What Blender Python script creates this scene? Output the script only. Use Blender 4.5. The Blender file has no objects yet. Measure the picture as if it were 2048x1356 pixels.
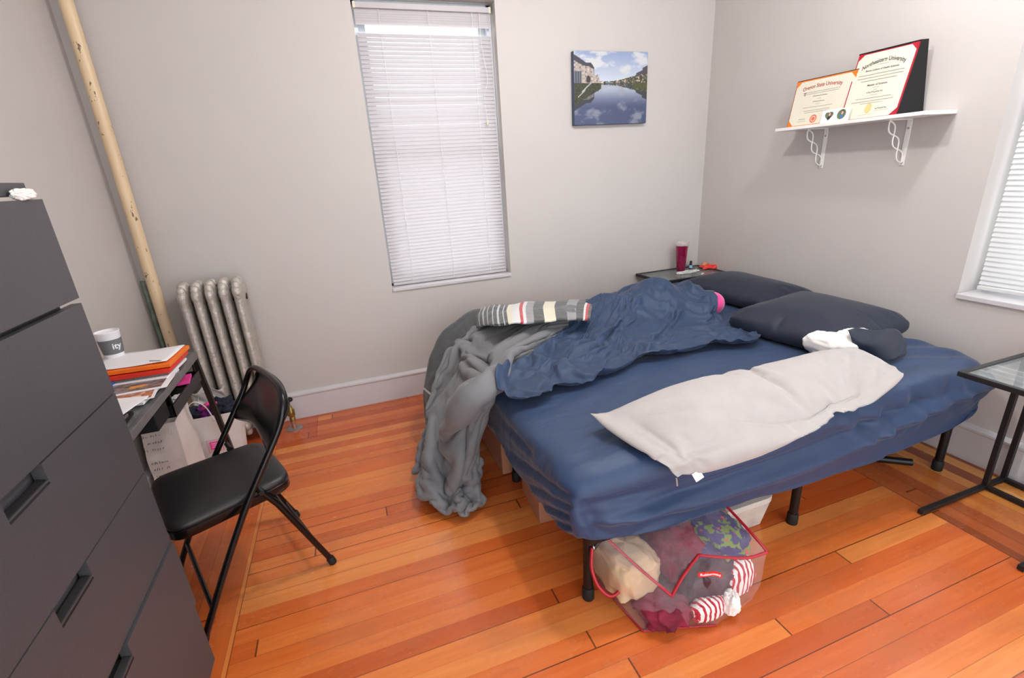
import bpy, bmesh, math, random
from mathutils import Vector, Matrix, noise
random.seed(7)
S = bpy.context.scene
COL = S.collection
PI = math.pi

# ------------------------------------------------------------------ camera
CAM_H = 1.4
YAW, TILT, ROLL, FPX = math.radians(-18.45), math.radians(19.47), math.radians(-3.624), 946.8
RM = Matrix.Rotation(YAW, 3, 'Z') @ Matrix.Rotation(PI/2 - TILT, 3, 'X') @ Matrix.Rotation(ROLL, 3, 'Z')
cd = bpy.data.cameras.new('camera'); cam = bpy.data.objects.new('camera', cd); COL.objects.link(cam)
cam.matrix_world = Matrix.Translation((0, 0, CAM_H)) @ RM.to_4x4()
cd.sensor_width = 36; cd.lens = FPX*36/2048; cd.clip_start = 0.02
S.camera = cam

def ray(px, py): return RM @ Vector(((px-1024)/FPX, -(py-678)/FPX, -1.0))
def at(px, py, ax, val):
    """the point seen at a pixel of the photograph on the world plane ax = val"""
    d = ray(px, py); o = Vector((0, 0, CAM_H)); i = 'xyz'.index(ax)
    return o + d*((val-o[i])/d[i])

# ------------------------------------------------------------------ materials
def lin(c):
    return tuple((v/255/12.92 if v/255 <= .04045 else ((v/255+.055)/1.055)**2.4) for v in c[:3]) + (1,)

class NT:
    def __init__(s, m): s.t = m.node_tree; s.n = s.t.nodes; s.l = s.t.links
    def node(s, typ, **k):
        n = s.n.new(typ)
        for a, b in k.items(): setattr(n, a, b)
        return n
    def put(s, sock, v):
        if hasattr(v, 'is_linked') or isinstance(v, bpy.types.NodeSocket): s.l.new(v, sock)
        else: sock.default_value = v
    def m(s, op, a, b=0, c=0):
        n = s.node('ShaderNodeMath', operation=op)
        for i, v in enumerate((a, b, c)): s.put(n.inputs[i], v)
        return n.outputs[0]
    def mix(s, f, a, b, blend='MIX'):
        n = s.node('ShaderNodeMix', data_type='RGBA', blend_type=blend)
        s.put(n.inputs[0], f); s.put(n.inputs[6], a); s.put(n.inputs[7], b)
        return n.outputs[2]
    def noise(s, vec, scale, detail=3, rough=.5, w=None):
        n = s.node('ShaderNodeTexNoise'); n.inputs['Scale'].default_value = scale
        n.inputs['Detail'].default_value = detail; n.inputs['Roughness'].default_value = rough
        if vec is not None: s.l.new(vec, n.inputs['Vector'])
        return n.outputs['Fac']
    def ramp(s, f, stops, interp='LINEAR'):
        n = s.node('ShaderNodeValToRGB'); r = n.color_ramp; r.interpolation = interp
        while len(r.elements) < len(stops): r.elements.new(.5)
        for e, (p, c) in zip(r.elements, stops): e.position = p; e.color = c
        s.put(n.inputs[0], f); return n.outputs[0]
    def obj(s, scale=(1, 1, 1)):
        tc = s.node('ShaderNodeTexCoord'); mp = s.node('ShaderNodeMapping')
        mp.inputs['Scale'].default_value = scale; s.l.new(tc.outputs['Object'], mp.inputs[0]); return mp.outputs[0]
    def comb(s, x, y, z=0):
        n = s.node('ShaderNodeCombineXYZ')
        for i, v in enumerate((x, y, z)): s.put(n.inputs[i], v)
        return n.outputs[0]
    def bump(s, h, strength, dist=.01):
        n = s.node('ShaderNodeBump'); n.inputs['Strength'].default_value = strength; n.inputs['Distance'].default_value = dist
        s.l.new(h, n.inputs['Height']); return n.outputs[0]

def mat(name, col, rough=.5, metal=0, var=None, bump=None, stretch=(1, 1, 1), **k):
    m = bpy.data.materials.new(name); m.use_nodes = True; t = NT(m)
    b = t.n['Principled BSDF']
    c = lin(col)
    b.inputs['Base Color'].default_value = c; b.inputs['Roughness'].default_value = rough; b.inputs['Metallic'].default_value = metal
    for a, v in k.items():
        b.inputs[a.replace('_', ' ')].default_value = v
    v = t.obj(stretch)
    if var is None: var = (14, .06)
    f = t.noise(v, var[0], 4)
    f = t.ramp(f, [(.3, (0, 0, 0, 1)), (.7, (1, 1, 1, 1))])
    lo = tuple(x*(1-var[1]) for x in c[:3])+(1,); hi = tuple(min(1, x*(1+var[1])) for x in c[:3])+(1,)
    t.l.new(t.mix(f, lo, hi), b.inputs['Base Color'])
    if bump:
        h = t.noise(v, bump[0], 5, .6)
        t.l.new(t.bump(h, bump[1], bump[2] if len(bump) > 2 else .005), b.inputs['Normal'])
    return m

M = {}
M['wall'] = mat('wall_paint', (196, 190, 186), .55, var=(3, .015), bump=(90, .08, .002))
M['ceiling'] = mat('ceiling_paint', (214, 213, 212), .8)
M['trim'] = mat('trim_paint', (204, 200, 202), .35, var=(8, .02))
M['sash'] = mat('sash_paint', (215, 220, 225), .4)
M['shelf'] = mat('shelf_white', (236, 234, 230), .4)
M['black'] = mat('black_metal', (24, 22, 24), .35, .3, var=(30, .1))
M['blackmatte'] = mat('black_powder_coat', (22, 20, 22), .5, 0, var=(30, .1), bump=(300, .1, .001))
M['vinyl'] = mat('black_vinyl', (30, 29, 31), .42, 0, bump=(220, .25, .001))
M['gloss'] = mat('black_gloss_sheet_metal', (16, 15, 17), .22, .2)
M['rubber'] = mat('black_rubber', (18, 18, 18), .7)
M['dresser'] = mat('black_brown_foil', (70, 69, 73), .45, 0, var=(200, .12), bump=(160, .05, .001))
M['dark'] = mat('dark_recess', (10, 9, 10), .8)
M['tan'] = None
M['silver'] = mat('radiator_silver_paint', (196, 190, 182), .34, .45, var=(25, .12), bump=(60, .8, .008))
M['brass'] = mat('aged_brass', (150, 125, 70), .4, .8, var=(60, .3))
M['copper'] = mat('worn_copper', (190, 140, 120), .4, .6, var=(60, .3))
M['steel'] = mat('dull_steel', (170, 168, 165), .35, .8)
M['paper'] = mat('white_paper', (244, 243, 246), .6, var=(5, .01))
M['bagpaper'] = mat('kraft_white_bag_paper', (226, 219, 214), .65, var=(6, .05), bump=(9, .5, .01))
M['orange'] = mat('orange_card', (245, 120, 25), .5)
M['red'] = mat('red_card', (222, 50, 35), .5)
M['pink'] = mat('pink_paper', (245, 70, 160), .5)
M['blue'] = mat('blue_plastic', (40, 85, 190), .35)
M['cupgrey'] = mat('cup_sleeve_grey', (110, 110, 112), .6)
M['greymetal'] = mat('grey_desk_metal', (120, 118, 120), .35, .5, var=(40, .15))
M['green'] = mat('grey_green_metal', (120, 135, 120), .5, .2, var=(30, .3))
M['navycloth'] = mat('navy_cloth', (33, 36, 52), .9)
M['purple'] = mat('purple_cloth', (110, 30, 110), .9)
M['cream'] = mat('cream_canvas', (205, 172, 138), .85, var=(10, .1), bump=(40, .4, .004))
M['maroon'] = mat('maroon_cloth', (120, 22, 48), .9, var=(12, .4), bump=(60, .5, .004))
M['piping'] = mat('red_piping', (175, 18, 38), .4)
M['tumbler'] = mat('sparkly_magenta_plastic', (150, 18, 72), .25, .35, var=(90, .5), Coat_Weight=.6)
M['label_red'] = mat('label_red', (225, 35, 35), .4)
M['ink'] = mat('ink_dark', (75, 72, 70), .7)
M['inkred'] = mat('ink_red', (175, 90, 80), .7)
M['gold'] = mat('gold_seal', (205, 190, 130), .5)
M['seal_orange'] = mat('seal_orange', (225, 110, 80), .6)
M['parch'] = mat('parchment', (222, 216, 198), .6, var=(4, .02))
M['clarit'] = mat('folder_red', (170, 15, 40), .5)
M['binlid'] = mat('bin_lid_plastic', (205, 200, 192), .4)
M['tanbox'] = mat('tan_cardboard', (175, 120, 92), .8, bump=(20, .3, .004))
M['whitecloth'] = mat('white_cotton', (244, 240, 235), .85, var=(6, .02), bump=(30, .2, .004))
M['cord'] = mat('white_cable', (235, 233, 230), .4)
M['pinkplush'] = mat('pink_plush', (250, 62, 150), .9, var=(20, .05), bump=(60, .3, .003), Sheen_Weight=.5)
M['skin'] = mat('printed_skin_tone', (215, 165, 140), .6)

def clear(name, col=(255, 255, 255), rough=.05, alpha=.25, **k):
    """thin clear sheet: mix of transparency and a glossy film"""
    m = bpy.data.materials.new(name); m.use_nodes = True; t = NT(m); b = t.n['Principled BSDF']
    b.inputs['Base Color'].default_value = lin(col); b.inputs['Roughness'].default_value = rough
    v = t.obj(); f = t.noise(v, 9, 3)
    t.l.new(t.ramp(f, [(.3, (alpha*.6,)*3+(1,)), (.75, (alpha*1.5,)*3+(1,))]), b.inputs['Alpha'])
    t.l.new(t.bump(t.noise(t.obj(), 13, 2), k.get('bump', .0), .035), b.inputs['Normal'])
    return m
M['vinylclear'] = clear('clear_vinyl', (248, 240, 246), .10, .085, bump=1.0)
M['binclear'] = clear('cloudy_plastic', (225, 215, 205), .25, .6)
M['lidclear'] = clear('clear_cup_lid', (225, 220, 215), .1, .35)
M['tableglass'] = clear('table_glass', (150, 155, 155), .04, .42)
def glass(name):
    m = bpy.data.materials.new(name); m.use_nodes = True; t = NT(m); b = t.n['Principled BSDF']
    b.inputs['Roughness'].default_value = .02; b.inputs['Alpha'].default_value = .12
    b.inputs['Base Color'].default_value = (.9, .95, 1, 1); return m
M['pane'] = glass('window_glass')

def fabric(name, col, rough=.75, weave=500, wr=(6, .5, .02), stretch=(1, 1, 1), sheen=.4, var=.08, var_scale=20):
    m = bpy.data.materials.new(name); m.use_nodes = True; t = NT(m); b = t.n['Principled BSDF']
    c = lin(col); b.inputs['Roughness'].default_value = rough
    b.inputs['Sheen Weight'].default_value = sheen; b.inputs['Sheen Roughness'].default_value = .4
    v = t.obj(stretch); v0 = t.obj()
    f = t.noise(v0, var_scale, 5)
    lo = tuple(x*(1-var) for x in c[:3])+(1,); hi = tuple(min(1, x*(1+var)) for x in c[:3])+(1,)
    t.l.new(t.mix(f, lo, hi), b.inputs['Base Color'])
    n1 = t.noise(v, wr[0], 2.5, .5); n2 = t.noise(v0, weave, 1)
    b1 = t.node('ShaderNodeBump'); b1.inputs['Strength'].default_value = wr[1]; b1.inputs['Distance'].default_value = wr[2]; t.l.new(n1, b1.inputs['Height'])
    b2 = t.node('ShaderNodeBump'); b2.inputs['Strength'].default_value = .15; b2.inputs['Distance'].default_value = .001
    t.l.new(n2, b2.inputs['Height']); t.l.new(b1.outputs[0], b2.inputs['Normal']); t.l.new(b2.outputs[0], b.inputs['Normal'])
    return m
M['navy'] = fabric('navy_cotton_sheet', (40, 61, 95), .55, wr=(5, .45, .025), stretch=(1, 2.6, 1), sheen=.15)
M['navy2'] = fabric('navy_flat_sheet', (38, 58, 89), .6, wr=(5, .15, .02), sheen=.15)
M['navypillow'] = fabric('dark_navy_pillowcase', (22, 31, 50), .65, wr=(6, .2, .02), sheen=.12)
M['grey'] = fabric('grey_comforter', (116, 116, 119), .8, wr=(9, .3, .02), sheen=.2)
M['plush'] = fabric('pale_grey_plush', (176, 169, 166), .9, wr=(9, .3, .015), stretch=(1, 2, 1), sheen=.6, weave=250)

def vcol_mat(name, rough=.5):
    m = bpy.data.materials.new(name); m.use_nodes = True; t = NT(m); b = t.n['Principled BSDF']
    a = t.node('ShaderNodeVertexColor', layer_name='Col'); t.l.new(a.outputs[0], b.inputs['Base Color']); b.inputs['Roughness'].default_value = rough
    return m

def pipe_mat():
    m = bpy.data.materials.new('tan_chipped_pipe_paint'); m.use_nodes = True; t = NT(m); b = t.n['Principled BSDF']
    v = t.obj((1, 1, .45)); f = t.noise(v, 46, 3, .7)
    chip = t.ramp(f, [(.655, (0, 0, 0, 1)), (.67, (1, 1, 1, 1))])
    base = t.mix(t.noise(v, 7, 3), lin((212, 184, 148)), lin((228, 204, 168)))
    t.l.new(t.mix(chip, base, lin((110, 90, 66))), b.inputs['Base Color'])
    b.inputs['Roughness'].default_value = .4
    t.l.new(t.bump(f, .35, .004), b.inputs['Normal']); return m
M['tan'] = pipe_mat()

def floor_mat():
    m = bpy.data.materials.new('orange_strip_floorboards'); m.use_nodes = True; t = NT(m); b = t.n['Principled BSDF']
    tc = t.node('ShaderNodeNewGeometry'); sp = t.node('ShaderNodeSeparateXYZ'); t.l.new(tc.outputs['Position'], sp.inputs[0])
    x, y = sp.outputs[0], sp.outputs[1]
    left = t.m('LESS_THAN', x, -.560); right = t.m('GREATER_THAN', x, 2.05)
    bd = t.m('MAXIMUM', left, right); nb = t.m('SUBTRACT', 1, bd)
    u = t.m('ADD', t.m('MULTIPLY', x, nb), t.m('MULTIPLY', y, bd))
    v = t.m('ADD', t.m('MULTIPLY', y, nb), t.m('MULTIPLY', t.m('SUBTRACT', x, -.56), bd))
    W = .0635
    vi = t.m('DIVIDE', t.m('ADD', v, 3), W); idx = t.m('FLOOR', vi); fr = t.m('FRACT', vi)
    wn = t.node('ShaderNodeTexWhiteNoise', noise_dimensions='2D'); t.l.new(t.comb(idx, t.m('MULTIPLY', bd, 17)), wn.inputs['Vector'])
    r1 = wn.outputs['Value']
    su = t.m('DIVIDE', t.m('ADD', u, t.m('MULTIPLY', r1, 9)), 3.4); seg = t.m('FLOOR', su); sf = t.m('FRACT', su)
    wn2 = t.node('ShaderNodeTexWhiteNoise', noise_dimensions='3D'); t.l.new(t.comb(idx, seg, bd), wn2.inputs['Vector'])
    r2 = wn2.outputs['Value']
    col = t.ramp(r2, [(0, lin((196, 92, 38))), (.25, lin((214, 108, 48))), (.55, lin((224, 120, 56))), (.8, lin((232, 134, 66))), (1, lin((240, 158, 84)))])
    # the right border has strong light and dark strips
    col_r = t.ramp(r2, [(0, lin((128, 62, 26))), (.35, lin((188, 98, 46))), (.65, lin((222, 140, 64))), (1, lin((242, 180, 96)))])
    col = t.mix(right, col, col_r)
    g = t.noise(t.comb(t.m('MULTIPLY', u, 3.2), t.m('MULTIPLY', v, 55), r2), 1.0, 5, .6)
    g = t.ramp(g, [(.3, (0, 0, 0, 1)), (.72, (1, 1, 1, 1))])
    col = t.mix(t.m('MULTIPLY', g, .42), col, t.mix(1.0, col, lin((210, 160, 124)), 'MULTIPLY'))
    g2 = t.noise(t.comb(t.m('MULTIPLY', u, 12), t.m('MULTIPLY', v, 300), r2), 1.0, 3, .6)
    col = t.mix(t.m('MULTIPLY', g2, .25), col, t.mix(1.0, col, lin((200, 150, 130)), 'MULTIPLY'))
    # redder patch of boards beside the radiator
    patch = t.m('MULTIPLY', t.m('LESS_THAN', x, -.345), t.m('GREATER_THAN', y, 2.70))
    col = t.mix(t.m('MULTIPLY', patch, .6), col, lin((180, 66, 34)))
    # wear
    wr = t.ramp(t.noise(t.comb(t.m('MULTIPLY', x, 1.2), t.m('MULTIPLY', y, 2.4)), 2.2, 6, .65), [(.50, (0, 0, 0, 1)), (.66, (1, 1, 1, 1))])
    col = t.mix(t.m('MULTIPLY', wr, .30), col, lin((170, 100, 56)))
    sc = t.ramp(t.noise(t.comb(t.m('MULTIPLY', x, 9), t.m('MULTIPLY', y, 16)), 6, 3, .7), [(.70, (0, 0, 0, 1)), (.76, (1, 1, 1, 1))])
    col = t.mix(t.m('MULTIPLY', sc, .25), col, lin((226, 186, 150)))
    # gaps between boards, some open and dark, some tight
    e = t.m('MINIMUM', fr, t.m('SUBTRACT', 1, fr))
    wn3 = t.node('ShaderNodeTexWhiteNoise', noise_dimensions='1D'); t.l.new(t.m('ROUND', vi), wn3.inputs['W'])
    gw = t.m('ADD', .010, t.m('MULTIPLY', t.m('POWER', wn3.outputs['Value'], 3), .022))
    gap = t.m('LESS_THAN', e, gw)
    gs = t.m('MULTIPLY', gap, t.m('ADD', .25, t.m('MULTIPLY', wn3.outputs['Value'], .65)))
    jn = t.m('MULTIPLY', t.m('LESS_THAN', sf, .0016), .8)
    rim = t.m('MAXIMUM', t.m('LESS_THAN', t.m('ABSOLUTE', t.m('SUBTRACT', x, -.56)), .0014), t.m('LESS_THAN', t.m('ABSOLUTE', t.m('SUBTRACT', x, 2.05)), .002))
    rim = t.m('MAXIMUM', rim, t.m('MULTIPLY', t.m('LESS_THAN', t.m('ABSOLUTE', t.m('SUBTRACT', x, -.345)), .0014), t.m('GREATER_THAN', y, 2.70)))
    gs = t.m('MAXIMUM', t.m('MAXIMUM', gs, jn), t.m('MULTIPLY', rim, .7))
    col = t.mix(gs, col, lin((58, 28, 14)))
    t.l.new(col, b.inputs['Base Color'])
    h = t.m('SUBTRACT', t.m('MULTIPLY', g, .12), gs)
    t.l.new(t.bump(h, .25, .0015), b.inputs['Normal'])
    rr = t.m('ADD', .24, t.m('MULTIPLY', wr, .14)); t.l.new(rr, b.inputs['Roughness'])
    b.inputs['Coat Weight'].default_value = .25; b.inputs['Coat Roughness'].default_value = .15
    return m
M['floor'] = floor_mat()

def blind_mat(name, col, tr):
    m = bpy.data.materials.new(name); m.use_nodes = True; t = NT(m); b = t.n['Principled BSDF']
    b.inputs['Base Color'].default_value = lin(col); b.inputs['Roughness'].default_value = .4
    tl = t.node('ShaderNodeBsdfTranslucent'); tl.inputs[0].default_value = lin(tuple(min(255, c+4) for c in col))
    mx = t.node('ShaderNodeMixShader'); mx.inputs[0].default_value = tr
    t.l.new(b.outputs[0], mx.inputs[1]); t.l.new(tl.outputs[0], mx.inputs[2]); t.l.new(mx.outputs[0], t.n['Material Output'].inputs[0])
    return m
M['blind'] = blind_mat('white_vinyl_slats', (198, 193, 196), .14)
M['blind2'] = blind_mat('grey_white_vinyl_slats', (214, 214, 214), .10)

def uv_ramp_mat(name, stops, rough=.85, axis=0):
    m = bpy.data.materials.new(name); m.use_nodes = True; t = NT(m); b = t.n['Principled BSDF']
    tc = t.node('ShaderNodeTexCoord'); sp = t.node('ShaderNodeSeparateXYZ'); t.l.new(tc.outputs['UV'], sp.inputs[0])
    c = t.ramp(sp.outputs[axis], [(p, lin(q)) for p, q in stops], 'CONSTANT')
    c = t.mix(t.m('MULTIPLY', t.noise(t.obj(), 260, 2), .35), c, lin((120, 120, 120)))
    t.l.new(c, b.inputs['Base Color']); b.inputs['Roughness'].default_value = rough; b.inputs['Sheen Weight'].default_value = .3
    t.l.new(t.bump(t.noise(t.obj(), 14, 5), .6, .02), b.inputs['Normal'])
    return m

# ------------------------------------------------------------------ mesh helpers
class MB:
    def __init__(s): s.v = []; s.f = []; s.uv = None
    def add(s, vs, fs):
        n = len(s.v); s.v += [Vector(p) for p in vs]; s.f += [tuple(i+n for i in f) for f in fs]; return s
    def box(s, c, d, rot=None):
        cx, cy, cz = c; X, Y, Z = d[0]/2, d[1]/2, d[2]/2
        vs = [Vector((a*X, b*Y, g*Z)) for a in (-1, 1) for b in (-1, 1) for g in (-1, 1)]
        if rot is not None:
            R = rot if isinstance(rot, Matrix) else Matrix.Rotation(rot, 3, 'Z'); vs = [R @ p for p in vs]
        return s.add([p+Vector(c) for p in vs], [(0, 1, 3, 2), (4, 6, 7, 5), (0, 4, 5, 1), (2, 3, 7, 6), (0, 2, 6, 4), (1, 5, 7, 3)])
    def span(s, a, b):
        return s.box([(p+q)/2 for p, q in zip(a, b)], [abs(q-p) for p, q in zip(a, b)])
    def hexa(s, P):      # 8 points: bottom 4 ring, top 4 ring
        return s.add(P, [(3, 2, 1, 0), (4, 5, 6, 7), (0, 1, 5, 4), (1, 2, 6, 5), (2, 3, 7, 6), (3, 0, 4, 7)])
    def tube(s, pts, r, seg=10, closed=False, flat=None):
        pts = [Vector(p) for p in pts]; n = len(pts); rings = []
        up = None
        for i, p in enumerate(pts):
            a = pts[i-1] if (i > 0 or closed) else p; b = pts[(i+1) % n] if (i < n-1 or closed) else p
            d = (b-a).normalized()
            if up is None:
                up = Vector((0, 0, 1)) if abs(d.z) < .9 else Vector((1, 0, 0))
            x = d.cross(up).normalized(); y = x.cross(d).normalized(); up = y
            rr = r[i] if isinstance(r, (list, tuple)) else r
            rings.append([p + x*math.cos(t)*rr + y*math.sin(t)*rr*(flat or 1) for t in [2*PI*k/seg for k in range(seg)]])
        vs = [q for rg in rings for q in rg]; fs = []
        m = n if closed else n-1
        for i in range(m):
            j = (i+1) % n
            for k in range(seg): l = (k+1) % seg; fs.append((i*seg+k, i*seg+l, j*seg+l, j*seg+k))
        if not closed: fs += [tuple(range(seg))[::-1], tuple((n-1)*seg+k for k in range(seg))]
        return s.add(vs, fs)
    def lathe(s, prof, c=(0, 0, 0), seg=32, axis=None):
        vs = []; fs = []; n = len(prof); R = axis or Matrix.Identity(3)
        for r, z in prof:
            for k in range(seg):
                a = 2*PI*k/seg; vs.append(R @ Vector((r*math.cos(a), r*math.sin(a), z)) + Vector(c))
        for i in range(n-1):
            for k in range(seg): l = (k+1) % seg; fs.append((i*seg+k, i*seg+l, (i+1)*seg+l, (i+1)*seg+k))
        fs += [tuple(range(seg))[::-1], tuple((n-1)*seg+k for k in range(seg))]
        return s.add(vs, fs)
    def prism(s, poly, z0, z1, fn=None):
        n = len(poly); vs = [Vector((p[0], p[1], z0)) for p in poly]+[Vector((p[0], p[1], z1)) for p in poly]
        if fn: vs = [fn(p) for p in vs]
        return s.add(vs, [tuple(range(n))[::-1], tuple(range(n, 2*n))]+[(i, (i+1) % n, n+(i+1) % n, n+i) for i in range(n)])
    def grid(s, fn, nu, nv, uv=False, closed_u=False):
        vs = []; n0 = len(s.v); uvs = []
        for j in range(nv+1):
            for i in range(nu+1 if not closed_u else nu):
                vs.append(fn(i/nu, j/nv)); uvs.append((i/nu, j/nv))
        w = nu+1 if not closed_u else nu; fs = []
        for j in range(nv):
            for i in range(nu):
                k = (i+1) % w if closed_u else i+1
                fs.append((j*w+i, j*w+k, (j+1)*w+k, (j+1)*w+i))
        s.add(vs, fs)
        if uv: s.uv = uvs
        return s
    def build(s, name, m, parent=None, smooth=None, bevel=0, sub=0, solid=0, weld=False, loc=None, disp=None):
        me = bpy.data.meshes.new(name)
        off = Vector((0, 0, 0))
        p = parent
        while p is not None: off += p.location; p = p.parent
        if loc is not None: off = Vector(loc)
        me.from_pydata([tuple(v-off) for v in s.v], [], s.f)
        bm = bmesh.new(); bm.from_mesh(me)
        if weld: bmesh.ops.remove_doubles(bm, verts=bm.verts, dist=1e-4)
        if s.uv is None: bmesh.ops.recalc_face_normals(bm, faces=bm.faces)
        bm.to_mesh(me); bm.free()
        if s.uv is not None:
            ul = me.uv_layers.new(name='UVMap')
            for lp in me.loops: ul.data[lp.index].uv = s.uv[lp.vertex_index]
        for mm in (m if isinstance(m, list) else [m]): me.materials.append(mm)
        o = bpy.data.objects.new(name, me); COL.objects.link(o)
        if parent is not None: o.parent = parent
        elif loc is not None: o.location = loc
        if smooth:
            for f in me.polygons: f.use_smooth = True
            if smooth != 'all':
                me.set_sharp_from_angle(angle=math.radians(smooth if smooth > 1 else 40))
        if solid: md = o.modifiers.new('solidify', 'SOLIDIFY'); md.thickness = solid; md.offset = 0
        if bevel: md = o.modifiers.new('bevel', 'BEVEL'); md.width = bevel; md.segments = 2; md.limit_method = 'ANGLE'
        if sub: md = o.modifiers.new('subsurf', 'SUBSURF'); md.levels = sub; md.render_levels = sub
        return o

def tag(o, label, cat, group=None):
    o['label'] = label; o['category'] = cat
    if group: o['group'] = group
    return o
def thing(name, label, cat, loc=(0, 0, 0), group=None):
    o = bpy.data.objects.new(name, None); COL.objects.link(o); o.location = loc; o.empty_display_size = .05
    return tag(o, label, cat, group)
def struct(o): o['kind'] = 'structure'; return o
def part_label(o, l): o['label'] = l; return o

def text_mesh(txt, size, fn, name, m, parent, arch=0, bold=0, depth=.0004, width=None):
    """lettering laid out along local x, y up; fn maps (x, y, out) to the world"""
    cu = bpy.data.curves.new('lettering', 'FONT'); cu.body = txt; cu.size = size; cu.align_x = 'CENTER'; cu.resolution_u = 3
    cu.offset = bold
    ob = bpy.data.objects.new('lettering', cu); COL.objects.link(ob)
    bpy.context.view_layer.update()
    me = bpy.data.meshes.new_from_object(ob.evaluated_get(bpy.context.evaluated_depsgraph_get()))
    bpy.data.objects.remove(ob)
    xs = [v.co.x for v in me.vertices]; w = max(xs)-min(xs); sx = (width/w) if width else 1
    mb = MB(); mb.add([fn(v.co.x*sx, v.co.y - arch*((v.co.x*sx)**2), depth) for v in me.vertices], [tuple(p.vertices) for p in me.polygons])
    bpy.data.meshes.remove(me)
    return mb.build(name, m, parent)

def catmull(P, t):
    n = len(P)-1; t = max(0, min(.99999, t))*n; i = int(t); f = t-i
    p0 = P[max(i-1, 0)]; p1 = P[i]; p2 = P[min(i+1, n)]; p3 = P[min(i+2, n)]
    return .5*((2*p1)+(p2-p0)*f+(2*p0-5*p1+4*p2-p3)*f*f+(3*p1-p0-3*p2+p3)*f*f*f)
def curve(P, n): 
    P = [Vector(p) for p in P]; return [catmull(P, i/n) for i in range(n+1)]
def fbm(x, y, z=0, s=1, o=4): return noise.fractal(Vector((x*s, y*s, z*s)), .9, 2.1, o)
def smooth(a, b, x):
    t = max(0, min(1, (x-a)/(b-a))); return t*t*(3-2*t)
# ------------------------------------------------------------------ cloth: bedding is draped by Blender's own cloth solver, then frozen to plain meshes
from mathutils.bvhtree import BVHTree
BX0, BX1, BY0, BY1, BZ = .490, 2.515, 1.040, 2.60, .545
FZ = .285
def RP(L): return [at(a, b_, ax, v) for a, b_, ax, v in L]
def collider(mb, fr=12, thick=.004):
    co = mb.build('drape_form', M['black'], smooth='all')
    if sum(f.normal.z*f.area for f in co.data.polygons) < 0: co.data.flip_normals()
    co.modifiers.new('c', 'COLLISION'); co.collision.thickness_outer = thick; co.collision.cloth_friction = fr
    return co
def settle(key, mb, forms, rest=None, pins=None, frames=40, bend=.3, mass=.25, stiff=15, self_col=True, pressure=None, dist=.004, grav=1.0, quality=6, shrink=0):
    """returns the vertices of mb after the solver has let it fall on the forms"""
    o = mb.build('drape_cloth', M['black'], smooth='all')
    if rest is not None:
        o.shape_key_add(name='Basis'); k = o.shape_key_add(name='rest')
        for i, v in enumerate(mb.v): k.data[i].co = rest(v)
    c = o.modifiers.new('cloth', 'CLOTH'); s = c.settings
    if rest is not None: s.rest_shape_key = o.data.shape_keys.key_blocks['rest']
    if pins:
        vg = o.vertex_groups.new(name='pin')
        for i, w in pins.items(): vg.add([i], w, 'REPLACE')
        s.vertex_group_mass = 'pin'
    s.quality = quality; s.mass = mass; s.tension_stiffness = stiff; s.compression_stiffness = stiff*.7; s.shear_stiffness = stiff*.3; s.bending_stiffness = bend
    s.tension_damping = 5; s.compression_damping = 5; s.air_damping = 4; s.shrink_min = shrink
    s.effector_weights.gravity = grav
    if pressure: s.use_pressure = True; s.uniform_pressure_force = pressure
    cc = c.collision_settings; cc.distance_min = dist; cc.collision_quality = 3; cc.use_self_collision = self_col; cc.self_distance_min = dist; cc.self_friction = 8
    c.point_cache.frame_start = 1; c.point_cache.frame_end = frames
    for f in range(1, frames+1): S.frame_set(f)
    ev = o.evaluated_get(bpy.context.evaluated_depsgraph_get()); me = ev.to_mesh()
    V = [v.co.copy() for v in me.vertices]; ev.to_mesh_clear()
    for q in [o]+forms: bpy.data.objects.remove(q)
    S.frame_set(1)
    # a solver that went astray would leave wild values: fall back on the start shape there
    return [a if (a-b_).length < .6 else b_ for a, b_ in zip(V, mb.v)]
def G(x, w): return math.exp(-(x/w)**2)

# --- fitted sheet over the mattress block
VTT = .66
def fit0(u, v, off=0, warp=1):
    if warp:
        pw = lambda t, a, b: -1+(1-VTT)*t/a if t < a else (-VTT+2*VTT*(t-a)/(b-a) if t < b else VTT+(1-VTT)*(t-b)/(1-b))
        p_, q_ = pw(u, .17, .89), pw(v, .30, .90)
    else: p_, q_ = 2*u-1, 2*v-1
    m_ = max(abs(p_), abs(q_), 1e-6)
    d_ = Vector((p_/m_, q_/m_)) if m_ > 1e-5 else Vector((1, 0))
    e = 14.0; L = (abs(d_.x)**e+abs(d_.y)**e)**(1/e); dx, dy = d_.x/L, d_.y/L
    cx, cy, hx, hy = (BX0+BX1)/2, (BY0+BY1)/2, (BX1-BX0)/2+off, (BY1-BY0)/2+off
    ff = smooth(-.90, -1.0, dy)
    if m_ <= VTT:
        t = m_/VTT; x, y = cx+dx*hx*t, cy+dy*hy*t
        return Vector((x, y, BZ-.045*max(0, (t-.93)/.07)**2-.018*smooth(.85, .55, x)+off))
    t = (m_-VTT)/(1-VTT); x, y = cx+dx*hx, cy+dy*hy
    zt = BZ-.045-.018*smooth(.85, .55, x); zb = .285-ff*.035*math.sin(PI*max(0, min(1, (x-.6)/1.95)))
    o_ = Vector((dx**9 if dx > 0 else -abs(dx)**9, dy**9 if dy > 0 else -abs(dy)**9, 0)).normalized()
    return Vector((x, y, zt+(zb-zt)*t))+o_*(.018*math.sin(PI*min(1, t*1.1))-.045*max(0, (t-.88)/.12)**1.5)
def inner(p): return Vector((.022 if p.x < BX0+.03 else 0, .028 if p.y < BY0+.03 else 0, 0))*smooth(BZ-.05, BZ-.12, p.z)
fit_cols, fit_rows = 110, 80
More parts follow.
